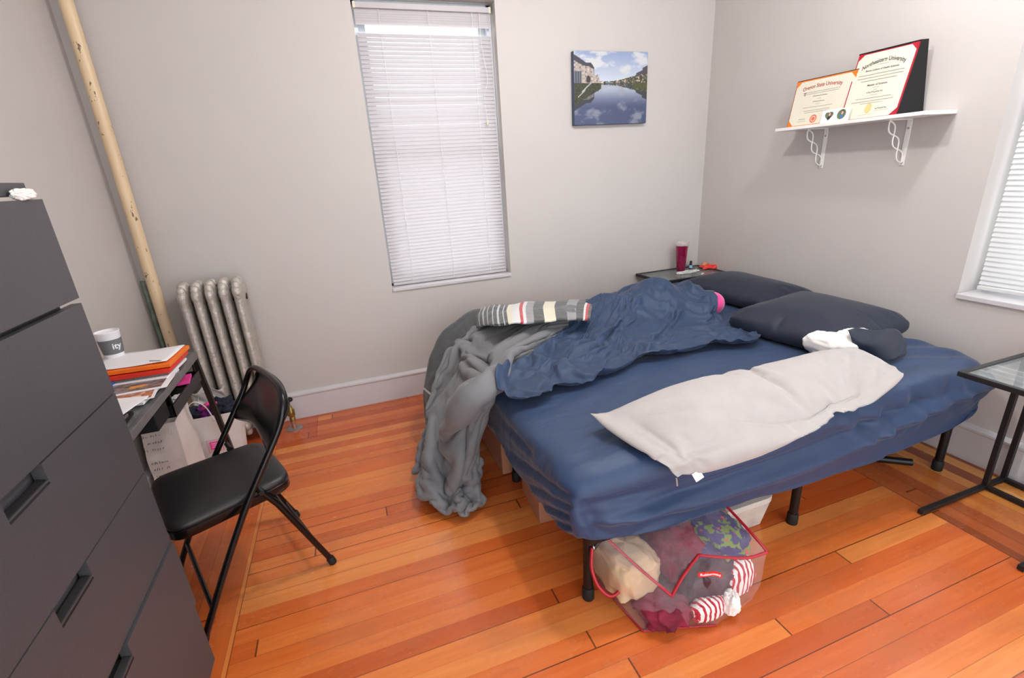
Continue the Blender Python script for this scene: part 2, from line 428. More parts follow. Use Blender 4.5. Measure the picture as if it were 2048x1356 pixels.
def fit_start(u, v):
    p = fit0(u, v); n = noise.noise(Vector((p.x*6, p.y*6, p.z*6))); k = 0
    if p.y < BY0+.06: k = .014*math.sin(2*PI*((BZ-p.z)*8+.9*math.sin((p.x-.5)*1.5)+.3*noise.noise(Vector((p.x*3, 0, p.z*4)))))
    if p.x < BX0+.06: k = .011*math.sin(2*PI*((BZ-p.z)*8+(p.y-1)*2.2))
    o_ = (p-Vector(((BX0+BX1)/2, (BY0+BY1)/2, .2))).normalized()
    rg = (1-abs(noise.noise(Vector((p.x*3.0+p.y*2, p.y*8-p.x*1.5, 2)))))**4
    rg2 = smooth(1.6, 2.1, p.x)*smooth(1.7, 1.3, p.y)*math.sin(38*(p.y+.4*p.x))*.006
    return p+o_*(k+.003*n)+Vector((0, 0, (.012*rg+rg2) if p.z > BZ-.04 else 0))
mb = MB().grid(fit_start, fit_cols, fit_rows); pins = {}
for j in range(fit_rows+1):
    for i in range(fit_cols+1):
        if i in (0, fit_cols) or j in (0, fit_rows): pins[j*(fit_cols+1)+i] = 1
        elif i in (1, fit_cols-1) or j in (1, fit_rows-1): pins[j*(fit_cols+1)+i] = .8
form = collider(MB().grid(lambda u, v: fit0(u, v, -.010, 0)+inner(fit0(u, v, 0, 0)), 120, 100), 6)
FIT = settle('fit', mb, [form], lambda v: Vector((v.x*1.06, v.y*1.10, v.z*1.7)), pins, frames=32, bend=.06, self_col=False, dist=.003, quality=5)
def swags(p):
    """long folds of the loose side hem, ripples towards the head corner"""
    x, y, z = p; s = (BZ-z)/.26
    if y < BY0+.05 and z < BZ-.015 and x > BX0-.03:
        m_ = smooth(0.02, .2, s)*smooth(1.12, .95, s)*smooth(.50, .75, x)
        sc = .80-.42*smooth(1.3, 2.45, x)-.10*smooth(1.0, .6, x)
        k = .036*G(s-sc, .10)-.020*G(s-sc+.22, .09)
        k += .018*G(s-.42-.12*math.sin(x*2.1), .06)*smooth(1.6, 1.0, x)+.014*G(s-.62-.10*math.sin(x*1.7+1), .05)*smooth(1.9, 1.3, x)
        for c, a, w, b in ((1.62, .016, .030, .10), (1.74, .022, .028, .07), (1.86, .018, .030, .12), (2.02, .016, .035, .06), (2.2, .014, .03, -.08), (2.33, .014, .03, -.12)):
            bend = b*math.sin(s*4+c*3)
            k += (a*G(x-(c+bend), w)-a*.6*G(x-(c+.055+bend), w))*smooth(.95, .6, s)
        y -= m_*k
    elif x < BX0+.05 and z < BZ-.015:
        m_ = smooth(.02, .2, s)*smooth(1.1, .9, s)*smooth(1.85, 1.3, y); fan = (s-.10)/(.35+.9*smooth(1.0, 1.8, y))
        x -= m_*(.009*math.sin(2*PI*fan*2.6)+.006*math.sin(2*PI*fan*5.1+1))
    elif z >= BZ-.02:
        r = smooth(1.85, 2.2, x)*smooth(1.75, 1.35, y)*smooth(1.02, 1.12, y)*smooth(2.52, 2.42, x)
        z += r*.009*math.sin(46*(y+.42*x)+2*math.sin(x*5))
        d = smooth(1.75, 1.5, y)*smooth(1.05, 1.2, y)*smooth(1.6, 1.2, x)*smooth(.55, .7, x)
        z += d*.0045*math.sin(52*(y-.25*x)+3*math.sin(x*3.1)+1.5*math.sin(y*9))
    return Vector((x, y, z))
FIT = [swags(p) for p in FIT]

# --- grey comforter sliding off the foot end
RIBS = [RP(r) for r in (
 [(1195, 636, 'z', .58), (1162, 668, 'z', .565), (1108, 708, 'z', .565), (1050, 740, 'z', .565), (1004, 768, 'z', .55), (976, 805, 'x', .475), (970, 870, 'x', .46), (968, 930, 'x', .45), (984, 1003, 'z', .012)],
 [(1175, 632, 'z', .62), (1130, 655, 'z', .62), (1075, 695, 'z', .62), (1012, 740, 'z', .615), (966, 795, 'x', .44), (950, 860, 'x', .40), (942, 925, 'x', .375), (948, 990, 'x', .37), (945, 1042, 'z', .012)],
 [(1160, 630, 'z', .65), (1105, 648, 'z', .655), (1045, 684, 'z', .66), (984, 728, 'z', .64), (936, 785, 'x', .38), (915, 850, 'x', .335), (908, 925, 'x', .30), (912, 985, 'x', .29), (915, 1040, 'z', .012)],
 [(1150, 630, 'z', .66), (1060, 645, 'z', .66), (1005, 668, 'z', .665), (955, 705, 'y', 2.17), (915, 760, 'y', 2.08), (893, 825, 'y', 2.0), (882, 890, 'y', 1.94), (874, 955, 'y', 1.87), (872, 1015, 'z', .012)],
 [(1150, 628, 'z', .655), (1040, 640, 'z', .65), (972, 654, 'y', 2.44), (930, 690, 'y', 2.36), (902, 750, 'y', 2.24), (886, 810, 'y', 2.15), (872, 870, 'y', 2.08), (856, 920, 'y', 2.03), (842, 962, 'z', .012)],
 [(1155, 624, 'z', .65), (1050, 630, 'z', .65), (968, 640, 'y', 2.50), (922, 676, 'y', 2.42), (893, 735, 'y', 2.32), (880, 795, 'y', 2.24), (868, 855, 'y', 2.17), (850, 905, 'y', 2.12), (834, 950, 'z', .02)],
)]
def comf(u, v): return catmull([catmull(r, v) for r in RIBS], u)
def comf_n(u, v):
    e = .01
    n = (comf(min(1, u+e), v)-comf(max(0, u-e), v)).cross(comf(u, min(1, v+e))-comf(u, max(0, v-e)))
    return n.normalized() if n.length > 1e-9 else Vector((0, 0, 1))
sgn = -1 if comf_n(.5, .75).x > 0 else 1
comforter_cols, comforter_rows = 56, 80
def comf_start(u, v):
    p = comf(u, v); n = comf_n(u, v)*sgn
    w_ = u+.06*noise.noise(Vector((u*3, v*4, 1)))+.05*math.sin(v*5+1)
    fold = abs(math.sin(w_*PI*3.6+.8))**.7
    d = .075*(fold-.35)*smooth(0, .3, v)+.012*(1-abs(noise.noise(Vector((u*4+v*5, v*8-u*4, 7)))))**3+.012*fbm(u*3, v*5, 2, 1.2, 2)
    q = p+n*(d*smooth(-.1, .25, u)+.004+.014*smooth(0, .4, u)); q.z = max(q.z, .015)
    return q
mb = MB().grid(comf_start, comforter_cols, comforter_rows); W = comforter_cols+1; pins = {}
for j in range(comforter_rows+1):
    t = j/comforter_rows
    for i in range(comforter_cols+1):
        w = .17
        if j < 3: w = .9
        elif i == 0: w = .6 if t < .45 else .35
        elif i == comforter_cols: w = .6
        elif t > .97: w = .4
        pins[j*W+i] = w
pts = [Vector((a, 0, b_)) for a, b_ in [(2.0, .545), (.62, .545), (.56, .535), (.52, .505), (.495, .46), (.49, .40), (.49, .30), (.50, .0)]]
f1 = collider(MB().grid(lambda u, v: (lambda p: Vector((p.x, 1.0+1.62*v, p.z)))(catmull(pts, u)), 40, 20), 20, .008)
f2 = collider(MB().grid(lambda u, v: Vector((-1+3*u, .5+3*v, 0)), 6, 6), 40, .008)
COMF = settle('comf', mb, [f1, f2], None, pins, frames=28, bend=2.5, mass=.35, stiff=14, dist=.008, shrink=-.04)
CBV = BVHTree.FromPolygons([tuple(v) for v in COMF], mb.f)

# --- crumpled flat sheet over a hump
HUMPS = [(1.32, 2.28, .125, .16, .16), (1.56, 2.27, .145, .15, .18), (1.70, 2.24, .16, .13, .16), (1.90, 2.30, .095, .13, .15), (2.04, 2.40, .055, .12, .12), (1.35, 2.05, .04, .2, .13), (.98, 2.00, .03, .2, .10), (.70, 1.84, .02, .12, .08), (1.90, 2.13, .085, .075, .10)]
def hump(x, y):
    z = 0
    for cx, cy, h, sx, sy in HUMPS:
        z += h*math.exp(-((x-cx)/sx)**2-((y-cy)/(sy if y < cy else .22))**2)
    return z*.88
def hitpx(px, py):
    d = ray(px, py); t = 1.0
    while t < 4:
        p = Vector((0, 0, CAM_H))+d*t
        if p.z < BZ+hump(p.x, p.y): break
        t += .004
    return (p.x, p.y)
def cpx(L): return [hitpx(1050+a*.2197, 540+b_*.2197) for a, b_ in L]
CREASE = [  # polyline in the photo, half width, depth of the valley, height of the lip beside it
 (cpx([(1100, 205), (1180, 265), (1300, 320), (1360, 372), (1450, 390), (1540, 432), (1720, 440), (1790, 425)]), .020, .020, .016),
 (cpx([(1100, 185), (1000, 270), (900, 345), (830, 450), (760, 560), (640, 680), (520, 765), (400, 800)]), .018, .018, .014),
 (cpx([(830, 540), (760, 640), (680, 720), (560, 825), (330, 885)]), .018, .018, .014),
 (cpx([(975, 440), (900, 495), (830, 530)]), .014, .012, .008),
 (cpx([(820, 555), (900, 605), (980, 668), (1040, 650)]), .018, .016, .010),
 (cpx([(1345, 385), (1320, 460), (1260, 560), (1205, 655)]), .018, .018, .010),
 (cpx([(1430, 270), (1500, 345), (1600, 375), (1700, 360)]), .020, .022, .012),
 (cpx([(1430, 150), (1500, 235), (1570, 265)]), .016, .016, .010),
 (cpx([(540, 850), (750, 862), (900, 860), (1000, 830), (1035, 790)]), .014, .012, .008),
 (cpx([(1120, 690), (1060, 740), (1110, 800), (1200, 760), (1330, 750)]), .022, .020, .012),
 (cpx([(1440, 600), (1560, 580), (1680, 590), (1800, 560)]), .018, .016, .010),
 (cpx([(1240, 680), (1400, 660), (1560, 650), (1740, 640), (1900, 600)]), .014, .012, .010),
 (cpx([(1300, 740), (1480, 715), (1660, 700), (1840, 650), (1980, 590)]), .014, .014, .010),
 (cpx([(120, 940), (200, 890), (300, 960), (330, 1000)]), .016, .018, .014),
 (cpx([(20, 1030), (110, 1000), (160, 1050)]), .016, .016, .012),
 (cpx([(330, 930), (400, 960), (440, 900)]), .016, .016, .012),
 (cpx([(430, 700), (560, 560), (700, 400), (820, 290)]), .022, .008, .006),
]
def seg_d(x, y, P):
    d = 9; s_at = 0; side = 1; L = 0; tot = sum(math.dist(P[i], P[i+1]) for i in range(len(P)-1))
    for i in range(len(P)-1):
        x1, y1 = P[i]; x2, y2 = P[i+1]; ex, ey = x2-x1, y2-y1; l2 = ex*ex+ey*ey
        t = max(0, min(1, ((x-x1)*ex+(y-y1)*ey)/l2)); dd = math.hypot(x-x1-t*ex, y-y1-t*ey)
        if dd < d: d = dd; s_at = (L+t*math.sqrt(l2))/tot; side = 1 if (ex*(y-y1)-ey*(x-x1)) > 0 else -1
        L += math.sqrt(l2)
    return d, s_at, side
def flatz(x, y):
    z = BZ+.018+hump(x, y); dome = 0
    for P, w_, dep, lip in CREASE:
        dd, s_at, side = seg_d(x, y, P)
        if dd < w_*4:
            tp = smooth(0, .12, s_at)*smooth(1, .88, s_at)*.8+.2
            dome += -dep*tp*G(dd, w_*.45)+lip*tp*G(dd-w_, w_*.75)*(1.25 if side > 0 else .55)
    r1 = (1-abs(noise.noise(Vector((x*4.5+y*3+3, y*8-x*2, 0)))))**5
    r3 = (1-abs(noise.noise(Vector((x*6+2, y*26-x*5, 8)))))**3
    return z+.012*r1+.026*smooth(2.0, 1.75, y)*smooth(1.0, 1.25, x)*r3+dome*1.2+.008*fbm(x, y, 0, 4, 3)
def colz(x, y): return BZ+hump(x, y)*.97+.06*math.exp(-((x-1.08)/.10)**2-((y-2.22)/.10)**2)+.004
form = collider(MB().grid(lambda u, v: Vector((.30+2.15*u, 1.30+1.55*v, colz(.30+2.15*u, 1.30+1.55*v))), 100, 72), 25)
near = [(.475, 1.66), (.49, 1.59), (.57, 1.545), (.66, 1.555), (.72, 1.60), (.80, 1.575), (.98, 1.62), (1.17, 1.69), (1.30, 1.665), (1.45, 1.67), (1.56, 1.66), (1.70, 1.60), (1.80, 1.63), (1.87, 1.73)]
right = [(1.87, 1.73), (1.90, 1.84), (1.885, 1.95), (1.89, 2.04), (1.955, 2.09), (1.975, 2.16), (1.99, 2.24), (2.06, 2.36), (2.17, 2.56)]
far = [(1.36, 2.58), (1.5, 2.62), (1.75, 2.64), (2.0, 2.62), (2.17, 2.56)]
left = [(.475, 1.66), (.51, 1.75), (.64, 1.85), (.78, 1.94), (.92, 2.05), (1.05, 2.15), (1.16, 2.27), (1.26, 2.40), (1.36, 2.58)]
def arc(P):
    P = [Vector((a, b_, 0)) for a, b_ in P]; Q = [catmull(P, i/200) for i in range(201)]; L = [0]
    for i in range(200): L.append(L[-1]+(Q[i+1]-Q[i]).length)
    def f(t):
        d = t*L[-1]
        for i in range(200):
            if L[i+1] >= d: return Q[i].lerp(Q[i+1], (d-L[i])/max(1e-9, L[i+1]-L[i]))
        return Q[-1]
    return f
eN, eR, eF, eL = arc(near), arc(right), arc(far), arc(left)
sheet_cols, sheet_rows = 108, 60
cN, cF = [eN(i/sheet_cols) for i in range(sheet_cols+1)], [eF(i/sheet_cols) for i in range(sheet_cols+1)]; cL, cR = [eL(j/sheet_rows) for j in range(sheet_rows+1)], [eR(j/sheet_rows) for j in range(sheet_rows+1)]
def flat_start(u, v):
    i, j = round(u*sheet_cols), round(v*sheet_rows)
    p = cN[i]*(1-v)+cF[i]*v+cL[j]*(1-u)+cR[j]*u-(cN[0]*(1-u)*(1-v)+cN[-1]*u*(1-v)+cF[0]*(1-u)*v+cF[-1]*u*v)
    w = .02*noise.noise(Vector((p.x*7, p.y*7, 0)))+.008*noise.noise(Vector((p.x*25, p.y*25, 0)))
    h = CBV.ray_cast(Vector((p.x+w, p.y+w*.7, 2)), Vector((0, 0, -1)))[0]
    return Vector((p.x+w, p.y+w*.7, max(BZ, flatz(p.x, p.y), colz(p.x, p.y), min(h.z+.022, BZ+.11) if h else 0)+.014))
mb = MB().grid(flat_start, sheet_cols, sheet_rows); W = sheet_cols+1; pins = {}
for j in range(sheet_rows+1):
    for i in range(sheet_cols+1):
        k = j*W+i
        if j == sheet_rows or i == 0: pins[k] = .7
        elif i == sheet_cols: pins[k] = .4
        elif j == 0: pins[k] = .35
        elif i < 45 and i < 45-j*.6: pins[k] = .06
FLAT = settle('flat', mb, [form], lambda v: Vector((v.x*1.06, v.y*1.16, v.z*1.16)), pins, frames=48, bend=.05, stiff=22, shrink=-.12, quality=6)
# where it crosses the comforter it lies on top of it
def over(p):
    h = CBV.ray_cast(Vector((p.x, p.y, 2)), Vector((0, 0, -1)))[0]
    return Vector((p.x, p.y, max(p.z, h.z+.018))) if h and h.z < p.z+.035 and p.y < 2.5 else p
FLAT = [over(p) for p in FLAT]
PINK = Vector((1.930, 2.135, .612))
def above_pink(p):
    k = 1-((p.x-PINK.x)/.086)**2-((p.y-PINK.y)/.089)**2
    return Vector((p.x, p.y, max(p.z, PINK.z+.066*k**.5+.008))) if k > 0 else p
FLAT = [above_pink(p) for p in FLAT]

# --- pillows: two sewn faces blown up gently
def bag_start(corners, NU, NV, th, rnd, bow=0):
    A, B, C, D = [Vector(c) for c in corners]; n = (B-A).cross(D-A).normalized()
    if n.z < 0: n = -n
    def f(sg):
        def fn(u, v):
            p, q = 2*u-1, 2*v-1; rc = 1-rnd*(abs(p)*abs(q))**6; p *= rc; q *= rc; uu, vv = (p+1)/2, (q+1)/2; bw = (A-D).normalized()*bow*(1-p*p)*(1-vv)
            t = (max(0, 1-abs(p)**6)*max(0, 1-abs(q)**6))**.5
            return (A*(1-uu)+B*uu)*(1-vv)+(D*(1-uu)+C*uu)*vv+bw+n*sg*th*t+n*.002*noise.noise(Vector((p*6, q*6, sg)))
        return fn
    m = MB(); m.grid(f(1), NU, NV); m.grid(f(-1), NU, NV)
    W = NU+1; K = W*(NV+1); new = {}; r = MB()
    for k in range(2*K):
        j, i = divmod(k % K, W)
        if k >= K and (i in (0, NU) or j in (0, NV)): new[k] = new[k-K]
        else: new[k] = len(r.v); r.v.append(m.v[k])
    r.f = [tuple(new[x] for x in f_) if a < NU*NV else tuple(new[x] for x in f_)[::-1] for a, f_ in enumerate(m.f)]
    r.cor = [0, NU, NV*W, NV*W+NU]; return r
def pillow_drape(key, corners, NU, NV, pr, shrink, cw, goal, th=.05, rnd=.06, frames=32, rest=None, bow=0):
    mb = bag_start(corners, NU, NV, th, rnd, bow)
    pts = [Vector((a, 0, b_)) for a, b_ in [(3.0, .545), (2.5, .545), (1.12, .545), (1.06, .53), (1.03, .50), (1.02, .44), (1.02, .10)]]
    bed = collider(MB().grid(lambda u, v: (lambda p: Vector((.3+2.5*v, p.x, p.z)))(catmull(pts, u)), 40, 30), 30)
    V = settle(key, mb, [bed], rest, {i: (cw if i in mb.cor else goal) for i in range(len(mb.v))}, frames=frames, bend=.25, mass=.4, stiff=20, pressure=pr, dist=.004, grav=.5, self_col=False, shrink=shrink, quality=8)
    mb.v = [Vector((min(p.x, 2.572), p.y, p.z)) for p in V]; return mb
BODY = pillow_drape('body', [at(1166, 828, 'z', .60), at(1712, 697, 'z', .615), at(1812, 747, 'z', .59), at(1350, 966, 'y', .985)], 78, 24, 17, -.03, 1, .13, th=.065, rnd=.02, frames=34, rest=lambda v: Vector((v.x*1.02, v.y*1.12, v.z*1.10)), bow=.075)
PILF = pillow_drape('pilf', [(1.83, 1.86, .64), (1.92, 1.34, .63), (2.45, 1.40, .635), (2.43, 1.97, .64)], 44, 44, 16, -.12, .3, .05)
PILB = pillow_drape('pilb', [(2.10, 2.60, .62), (2.16, 1.95, .60), (2.53, 1.95, .70), (2.51, 2.60, .73)], 44, 36, 15, -.11, .25, .06)
# ------------------------------------------------------------------ room shell
XL, XR, YB, ZC, YF = -1.06, 2.58, 3.02, 2.62, -1.3
o = MB().span((XL-.1, YF, -.06), (XR+.12, YB+.12, 0)).build('floor', M['floor']); struct(o)
o = MB().span((XL-.1, YF, ZC), (XR+.12, YB+.12, ZC+.06)).build('ceiling', M['ceiling']); struct(o)
o = MB().span((XL-.1, YF, 0), (XL, YB, ZC)).build('wall_left', M['wall']); struct(o)
WX0, WX1, WZ0, WZ1 = .235, 1.03, .745, 2.325      # back window opening
b = MB(); T = .12
b.span((XL-.1, YB, 0), (WX0, YB+T, ZC)).span((WX1, YB, 0), (XR+T, YB+T, ZC)).span((WX0, YB, 0), (WX1, YB+T, WZ0)).span((WX0, YB, WZ1), (WX1, YB+T, ZC))
struct(b.build('wall_back', M['wall']))
VY0, VY1, VZ0, VZ1, VX = .36, 1.305, .755, 2.33, 2.705   # right window opening
b = MB(); T2 = .16
b.span((XR, YF, 0), (XR+T2, VY0, ZC)).span((XR, VY1, 0), (XR+T2, YB, ZC)).span((XR, VY0, 0), (XR+T2, VY1, VZ0)).span((XR, VY0, VZ1), (XR+T2, VY1, ZC))
struct(b.build('wall_right', M['wall']))
# baseboards: flat board with a rounded cap
def base_prof(): return [(0, 0), (.020, 0), (.020, .150), (.026, .156), (.026, .166), (.018, .172), (.008, .176), (0, .178)]
def baseboard(name, p0, p1, nrm):
    p0, p1, nrm = Vector(p0), Vector(p1), Vector(nrm); pr = base_prof()
    vs = [p+nrm*a+Vector((0, 0, z)) for p in (p0, p1) for a, z in pr]; n = len(pr)
    fs = [(i, (i+1) % n, n+(i+1) % n, n+i) for i in range(n)]+[tuple(range(n))[::-1], tuple(range(n, 2*n))]
    struct(MB().add(vs, fs).build(name, M['trim']))
baseboard('baseboard_back', (XL, YB, 0), (XR, YB, 0), (0, -1, 0))
baseboard('baseboard_right', (XR, YF, 0), (XR, YB, 0), (-1, 0, 0))
baseboard('baseboard_left', (XL, YF, 0), (XL, YB, 0), (1, 0, 0))
# sills
struct(MB().span((WX0, YB-.012, WZ0-.016), (WX1+.0, YB+.11, WZ0+.004)).build('trim_1', M['trim'], bevel=.003))
struct(MB().span((XR-.014, VY0, VZ0-.018), (XR+.15, VY1, VZ0+.004)).build('trim_2', M['trim'], bevel=.003))

def sash_window(name, axis, a0, a1, z0, z1, d):
    """double hung window: root mesh is the outer frame; sashes and panes are its children. axis 'x': lies along x at depth y=d"""
    def B(mb, a, bb, lo, hi, d0, d1):
        if axis == 'x': mb.span((a, d0, lo), (bb, d1, hi))
        else: mb.span((d0, a, lo), (d1, bb, hi))
        return mb
    f = MB(); w = .028
    B(f, a0, a0+w, z0, z1, d-.03, d+.05); B(f, a1-w, a1, z0, z1, d-.03, d+.05); B(f, a0, a1, z1-.03, z1, d-.03, d+.05); B(f, a0, a1, z0, z0+.02, d-.03, d+.05)
    root = struct(f.build(name, M['sash'], bevel=.002))
    zm = z0+(z1-z0)*.5
    for k, (lo, hi, dd) in enumerate(((zm-.02, z1-.03, d+.025), (z0+.02, zm+.025, d-.012))):
        s = MB(); r = .042
        B(s, a0+w, a0+w+r, lo, hi, dd-.012, dd+.012); B(s, a1-w-r, a1-w, lo, hi, dd-.012, dd+.012)
        B(s, a0+w+r, a1-w-r, hi-r, hi, dd-.012, dd+.012); B(s, a0+w+r, a1-w-r, lo, lo+r, dd-.012, dd+.012)
        so = s.build('sash', M['sash'], root, bevel=.002)
        g = MB(); B(g, a0+w+r-.003, a1-w-r+.003, lo+r-.003, hi-r+.003, dd-.002, dd+.002); g.build('pane', M['pane'], so)
    return root
sash_window('window_1', 'x', WX0, WX1, WZ0, WZ1, YB+.12)
sash_window('window_2', 'y', VY0, VY1, VZ0, VZ1, XR+.19)

# ------------------------------------------------------------------ blinds
def blind(name, label, axis, a0, a1, ztop, zbot, d, m, gap=None, cords=(), tilt=62):
    root = thing(name, label, 'window blind', (0, 0, 0))
    root.location = ((a0+a1)/2, d, ztop) if axis == 'x' else (d, (a0+a1)/2, ztop)
    sg = 1 if axis == 'x' else 1
    def P(a, dd, z):     # dd: positive towards the room
        return Vector((a, d-dd, z)) if axis == 'x' else Vector((d-dd, a, z))
    def bx(mb, a, b_, lo, hi, e0, e1):
        p, q = P(a, e0, lo), P(b_, e1, hi); mb.span((min(p.x, q.x), min(p.y, q.y), lo), (max(p.x, q.x), max(p.y, q.y), hi)); return mb
    bx(MB(), a0, a1, ztop-.028, ztop, -.02, .018).build('headrail', m, root, bevel=.002)
    for e in (a0+.006, a1-.006):
        part_label(bx(MB(), e-.007, e+.007, ztop-.030, ztop+.001, -.022, .021).build('end_cap', M['parch'], root, bevel=.002), 'yellowed plastic end cap')
    pitch = .0213; wd = .0255; mb = MB()
    zs = []; z = ztop-.034
    if gap:
        z = ztop-.036
        while z > gap[0]+.004: zs.append((z, 74)); z -= .0112
        z = gap[1]
    while z > zbot+.02: zs.append((z, tilt)); z -= pitch
    for z, tl in zs:
        ca, sa = math.cos(math.radians(tl)), math.sin(math.radians(tl)); tz = random.uniform(-.0006, .0006)
        vs = []; K = 4
        for a in (a0+.004, a1-.004):
            for k in range(K+1):
                s_ = (k/K-.5)*wd; cr = .0022*(1-(2*k/K-1)**2)
                vs.append(P(a, s_*ca+cr*sa, z-s_*sa+cr*ca+tz))
        n = K+1; mb.add(vs, [(k, k+1, n+k+1, n+k) for k in range(K)])
    mb.build('slats', m, root, smooth='all')
    bx(MB(), a0+.003, a1-.003, zbot, zbot+.018, -.011, .013).build('bottom_rail', m, root, bevel=.004)
    for c in cords:
        a = a0+(a1-a0)*c
        MB().tube([P(a, .015, ztop-.03), P(a+.0015, .0155, (ztop+zbot)/2), P(a, .0155, zbot+.01)], .0011, 6).build('ladder_cord', M['cord'], root)
    return root, P
bl, P = blind('window_blind', 'white slatted blind drawn over the tall window above the bed foot', 'x', .247, 1.018, 2.302, .753, YB+.062, M['blind'], gap=(2.198, 2.150), cords=(.17, .52, .85))
cc = [P(.945, .02, 2.27), P(.948, .024, 2.10), P(.965, .026, 1.98), P(.968, .026, 1.92), P(.945, .026, 1.85), P(.942, .026, 1.80), P(.950, .026, 1.70)]
pc = MB().tube(curve(cc, 30), .0013, 6).build('pull_cord', M['cord'], bl)
MB().lathe([(.002, .012), (.006, .004), (.007, -.012), (.003, -.018)], P(.950, .026, 1.69), 10).build('tassel', M['parch'], pc, smooth=1)
blind('window_blind', 'grey white slatted blind on the right wall beside the glass side table', 'y', VY0+.01, 1.283, 2.31, .772, 2.668, M['blind2'], cords=(.78, .25), tilt=58)

# ------------------------------------------------------------------ steam pipe and radiator
pp = MB().tube([(-.985, 2.945, .0), (-.985, 2.945, .8), (-.978, 2.95, 1.6), (-.972, 2.95, ZC)], .0275, 24).build('steam_pipe', M['tan'], smooth=60)
tag(pp, 'tan painted floor to ceiling steam pipe with chipped paint in left corner', 'pipe')
gp = MB().tube([(-1.040, 2.985, 0), (-1.040, 2.985, .97)], .011, 12).build('metal_strip', M['green'], smooth=60)
tag(gp, 'thin grey green metal strip standing in the corner behind the tan pipe', 'metal strip')

rad = thing('radiator', 'silver painted cast iron radiator of five ornate sections against back wall', 'radiator', (-.70, 2.875, 0))
RX = [-.832, -.769, -.706, -.643, -.580]
def rad_section(cx, last):
    """one cast section: two flattened columns joined by top and bottom lobes, scalloped crest"""
    cy, hw, ZB, ZT = 2.875, .0268, .075, .925
    def col(u, v):
        a = 2*PI*u
        # superellipse plan, long in y, waist between the front and back column
        ca, sa = math.cos(a), math.sin(a)
        dy = .092*abs(sa)**.75*(1 if sa > 0 else -1)
        dx = hw*abs(ca)**.8*(1 if ca > 0 else -1)
        z = ZB+(ZT-ZB)*v
        mid = smooth(.05, .12, v)*(1-smooth(.86, .93, v))
        waist = math.exp(-(dy/.022)**2)
        dx *= 1-.55*waist*mid
        bulge = 1+.10*math.exp(-((v-.96)/.04)**2)+.08*math.exp(-((v-.03)/.04)**2)
        end = min(1, math.sqrt(max(0, 1-(max(0, abs(v-.5)-.455)/.045)**2)))
        k = .35+.65*end
        orn = .0016*math.sin(z*150+a*3)*(1-smooth(.0, .35, 1-v)) if False else 0
        n = noise.noise(Vector((cx*40+math.cos(a)*3, math.sin(a)*4, z*55)))*.0022*(smooth(.3, .75, v)+smooth(.2, 0, v)*.6)
        return Vector((cx+dx*bulge*k+n*ca, cy+dy*bulge*(.6+.4*end)+n*sa, z+n))
    mb = MB().grid(col, 28, 70, closed_u=True)
    n = len(mb.v)-28
    mb.f += [tuple(range(28))[::-1], tuple(range(n, n+28))]
    # scalloped crest: lobes across the depth
    for k, (dy, r) in enumerate(((-.062, .021), (-.026, .026), (.014, .027), (.054, .021))):
        mb.lathe([(r*.2, -.03), (r, -.018), (r*1.02, 0), (r*.82, r*.65), (r*.35, r*.98), (0.0005, r*1.04)], (cx, cy+dy, ZT-.005+.012*(1 if k in (1, 2) else 0)), 12)
    for dy in (-.052, .052):     # bottom lobes or feet
        if last: mb.lathe([(.019, 0), (.021, .012), (.014, .03), (.019, .06), (.024, .085)], (cx, cy+dy, 0), 12)
        else: mb.lathe([(.0005, -.032), (.014, -.026), (.021, -.008), (.023, .02)], (cx, cy+dy, ZB), 12)
    return mb
for i, cx in enumerate(RX):
    rad_section(cx, i in (0, 4)).build('section', M['silver'], rad, smooth=50)
for z in (.845, .135):
    part_label(MB().tube([(-.86, 2.875, z), (-.55, 2.875, z)], .017, 14).build('tie_pipe', M['black'], rad, smooth=40), 'dark connecting pipe between the sections')
va = MB().lathe([(.012, .0), (.012, .05), (.017, .055), (.017, .075), (.013, .08), (.020, .09), (.021, .125), (.014, .135), (.010, .15), (.006, .155), (.006, .185)], (-.474, 2.873, 0), 16)
va.tube([(-.474, 2.873, .105), (-.555, 2.873, .105)], .013, 12)
va = part_label(va.build('valve', M['brass'], rad, smooth=40), 'aged brass radiator valve')
part_label(MB().lathe([(.010, .183), (.024, .186), (.026, .194), (.022, .202), (.004, .204)], (-.474, 2.873, 0), 18).build('valve_knob', M['rubber'], va, smooth=40), 'black round valve knob')
part_label(MB().lathe([(.014, .0), (.0145, .05)], (-.474, 2.873, .004), 16).build('copper_stub', M['copper'], va, smooth=40), 'worn copper pipe stub')
part_label(MB().lathe([(.045, 0), (.045, .003), (.02, .006), (.015, .006)], (-.474, 2.873, 0), 28).build('floor_flange', M['steel'], va, smooth=40), 'round steel floor flange')

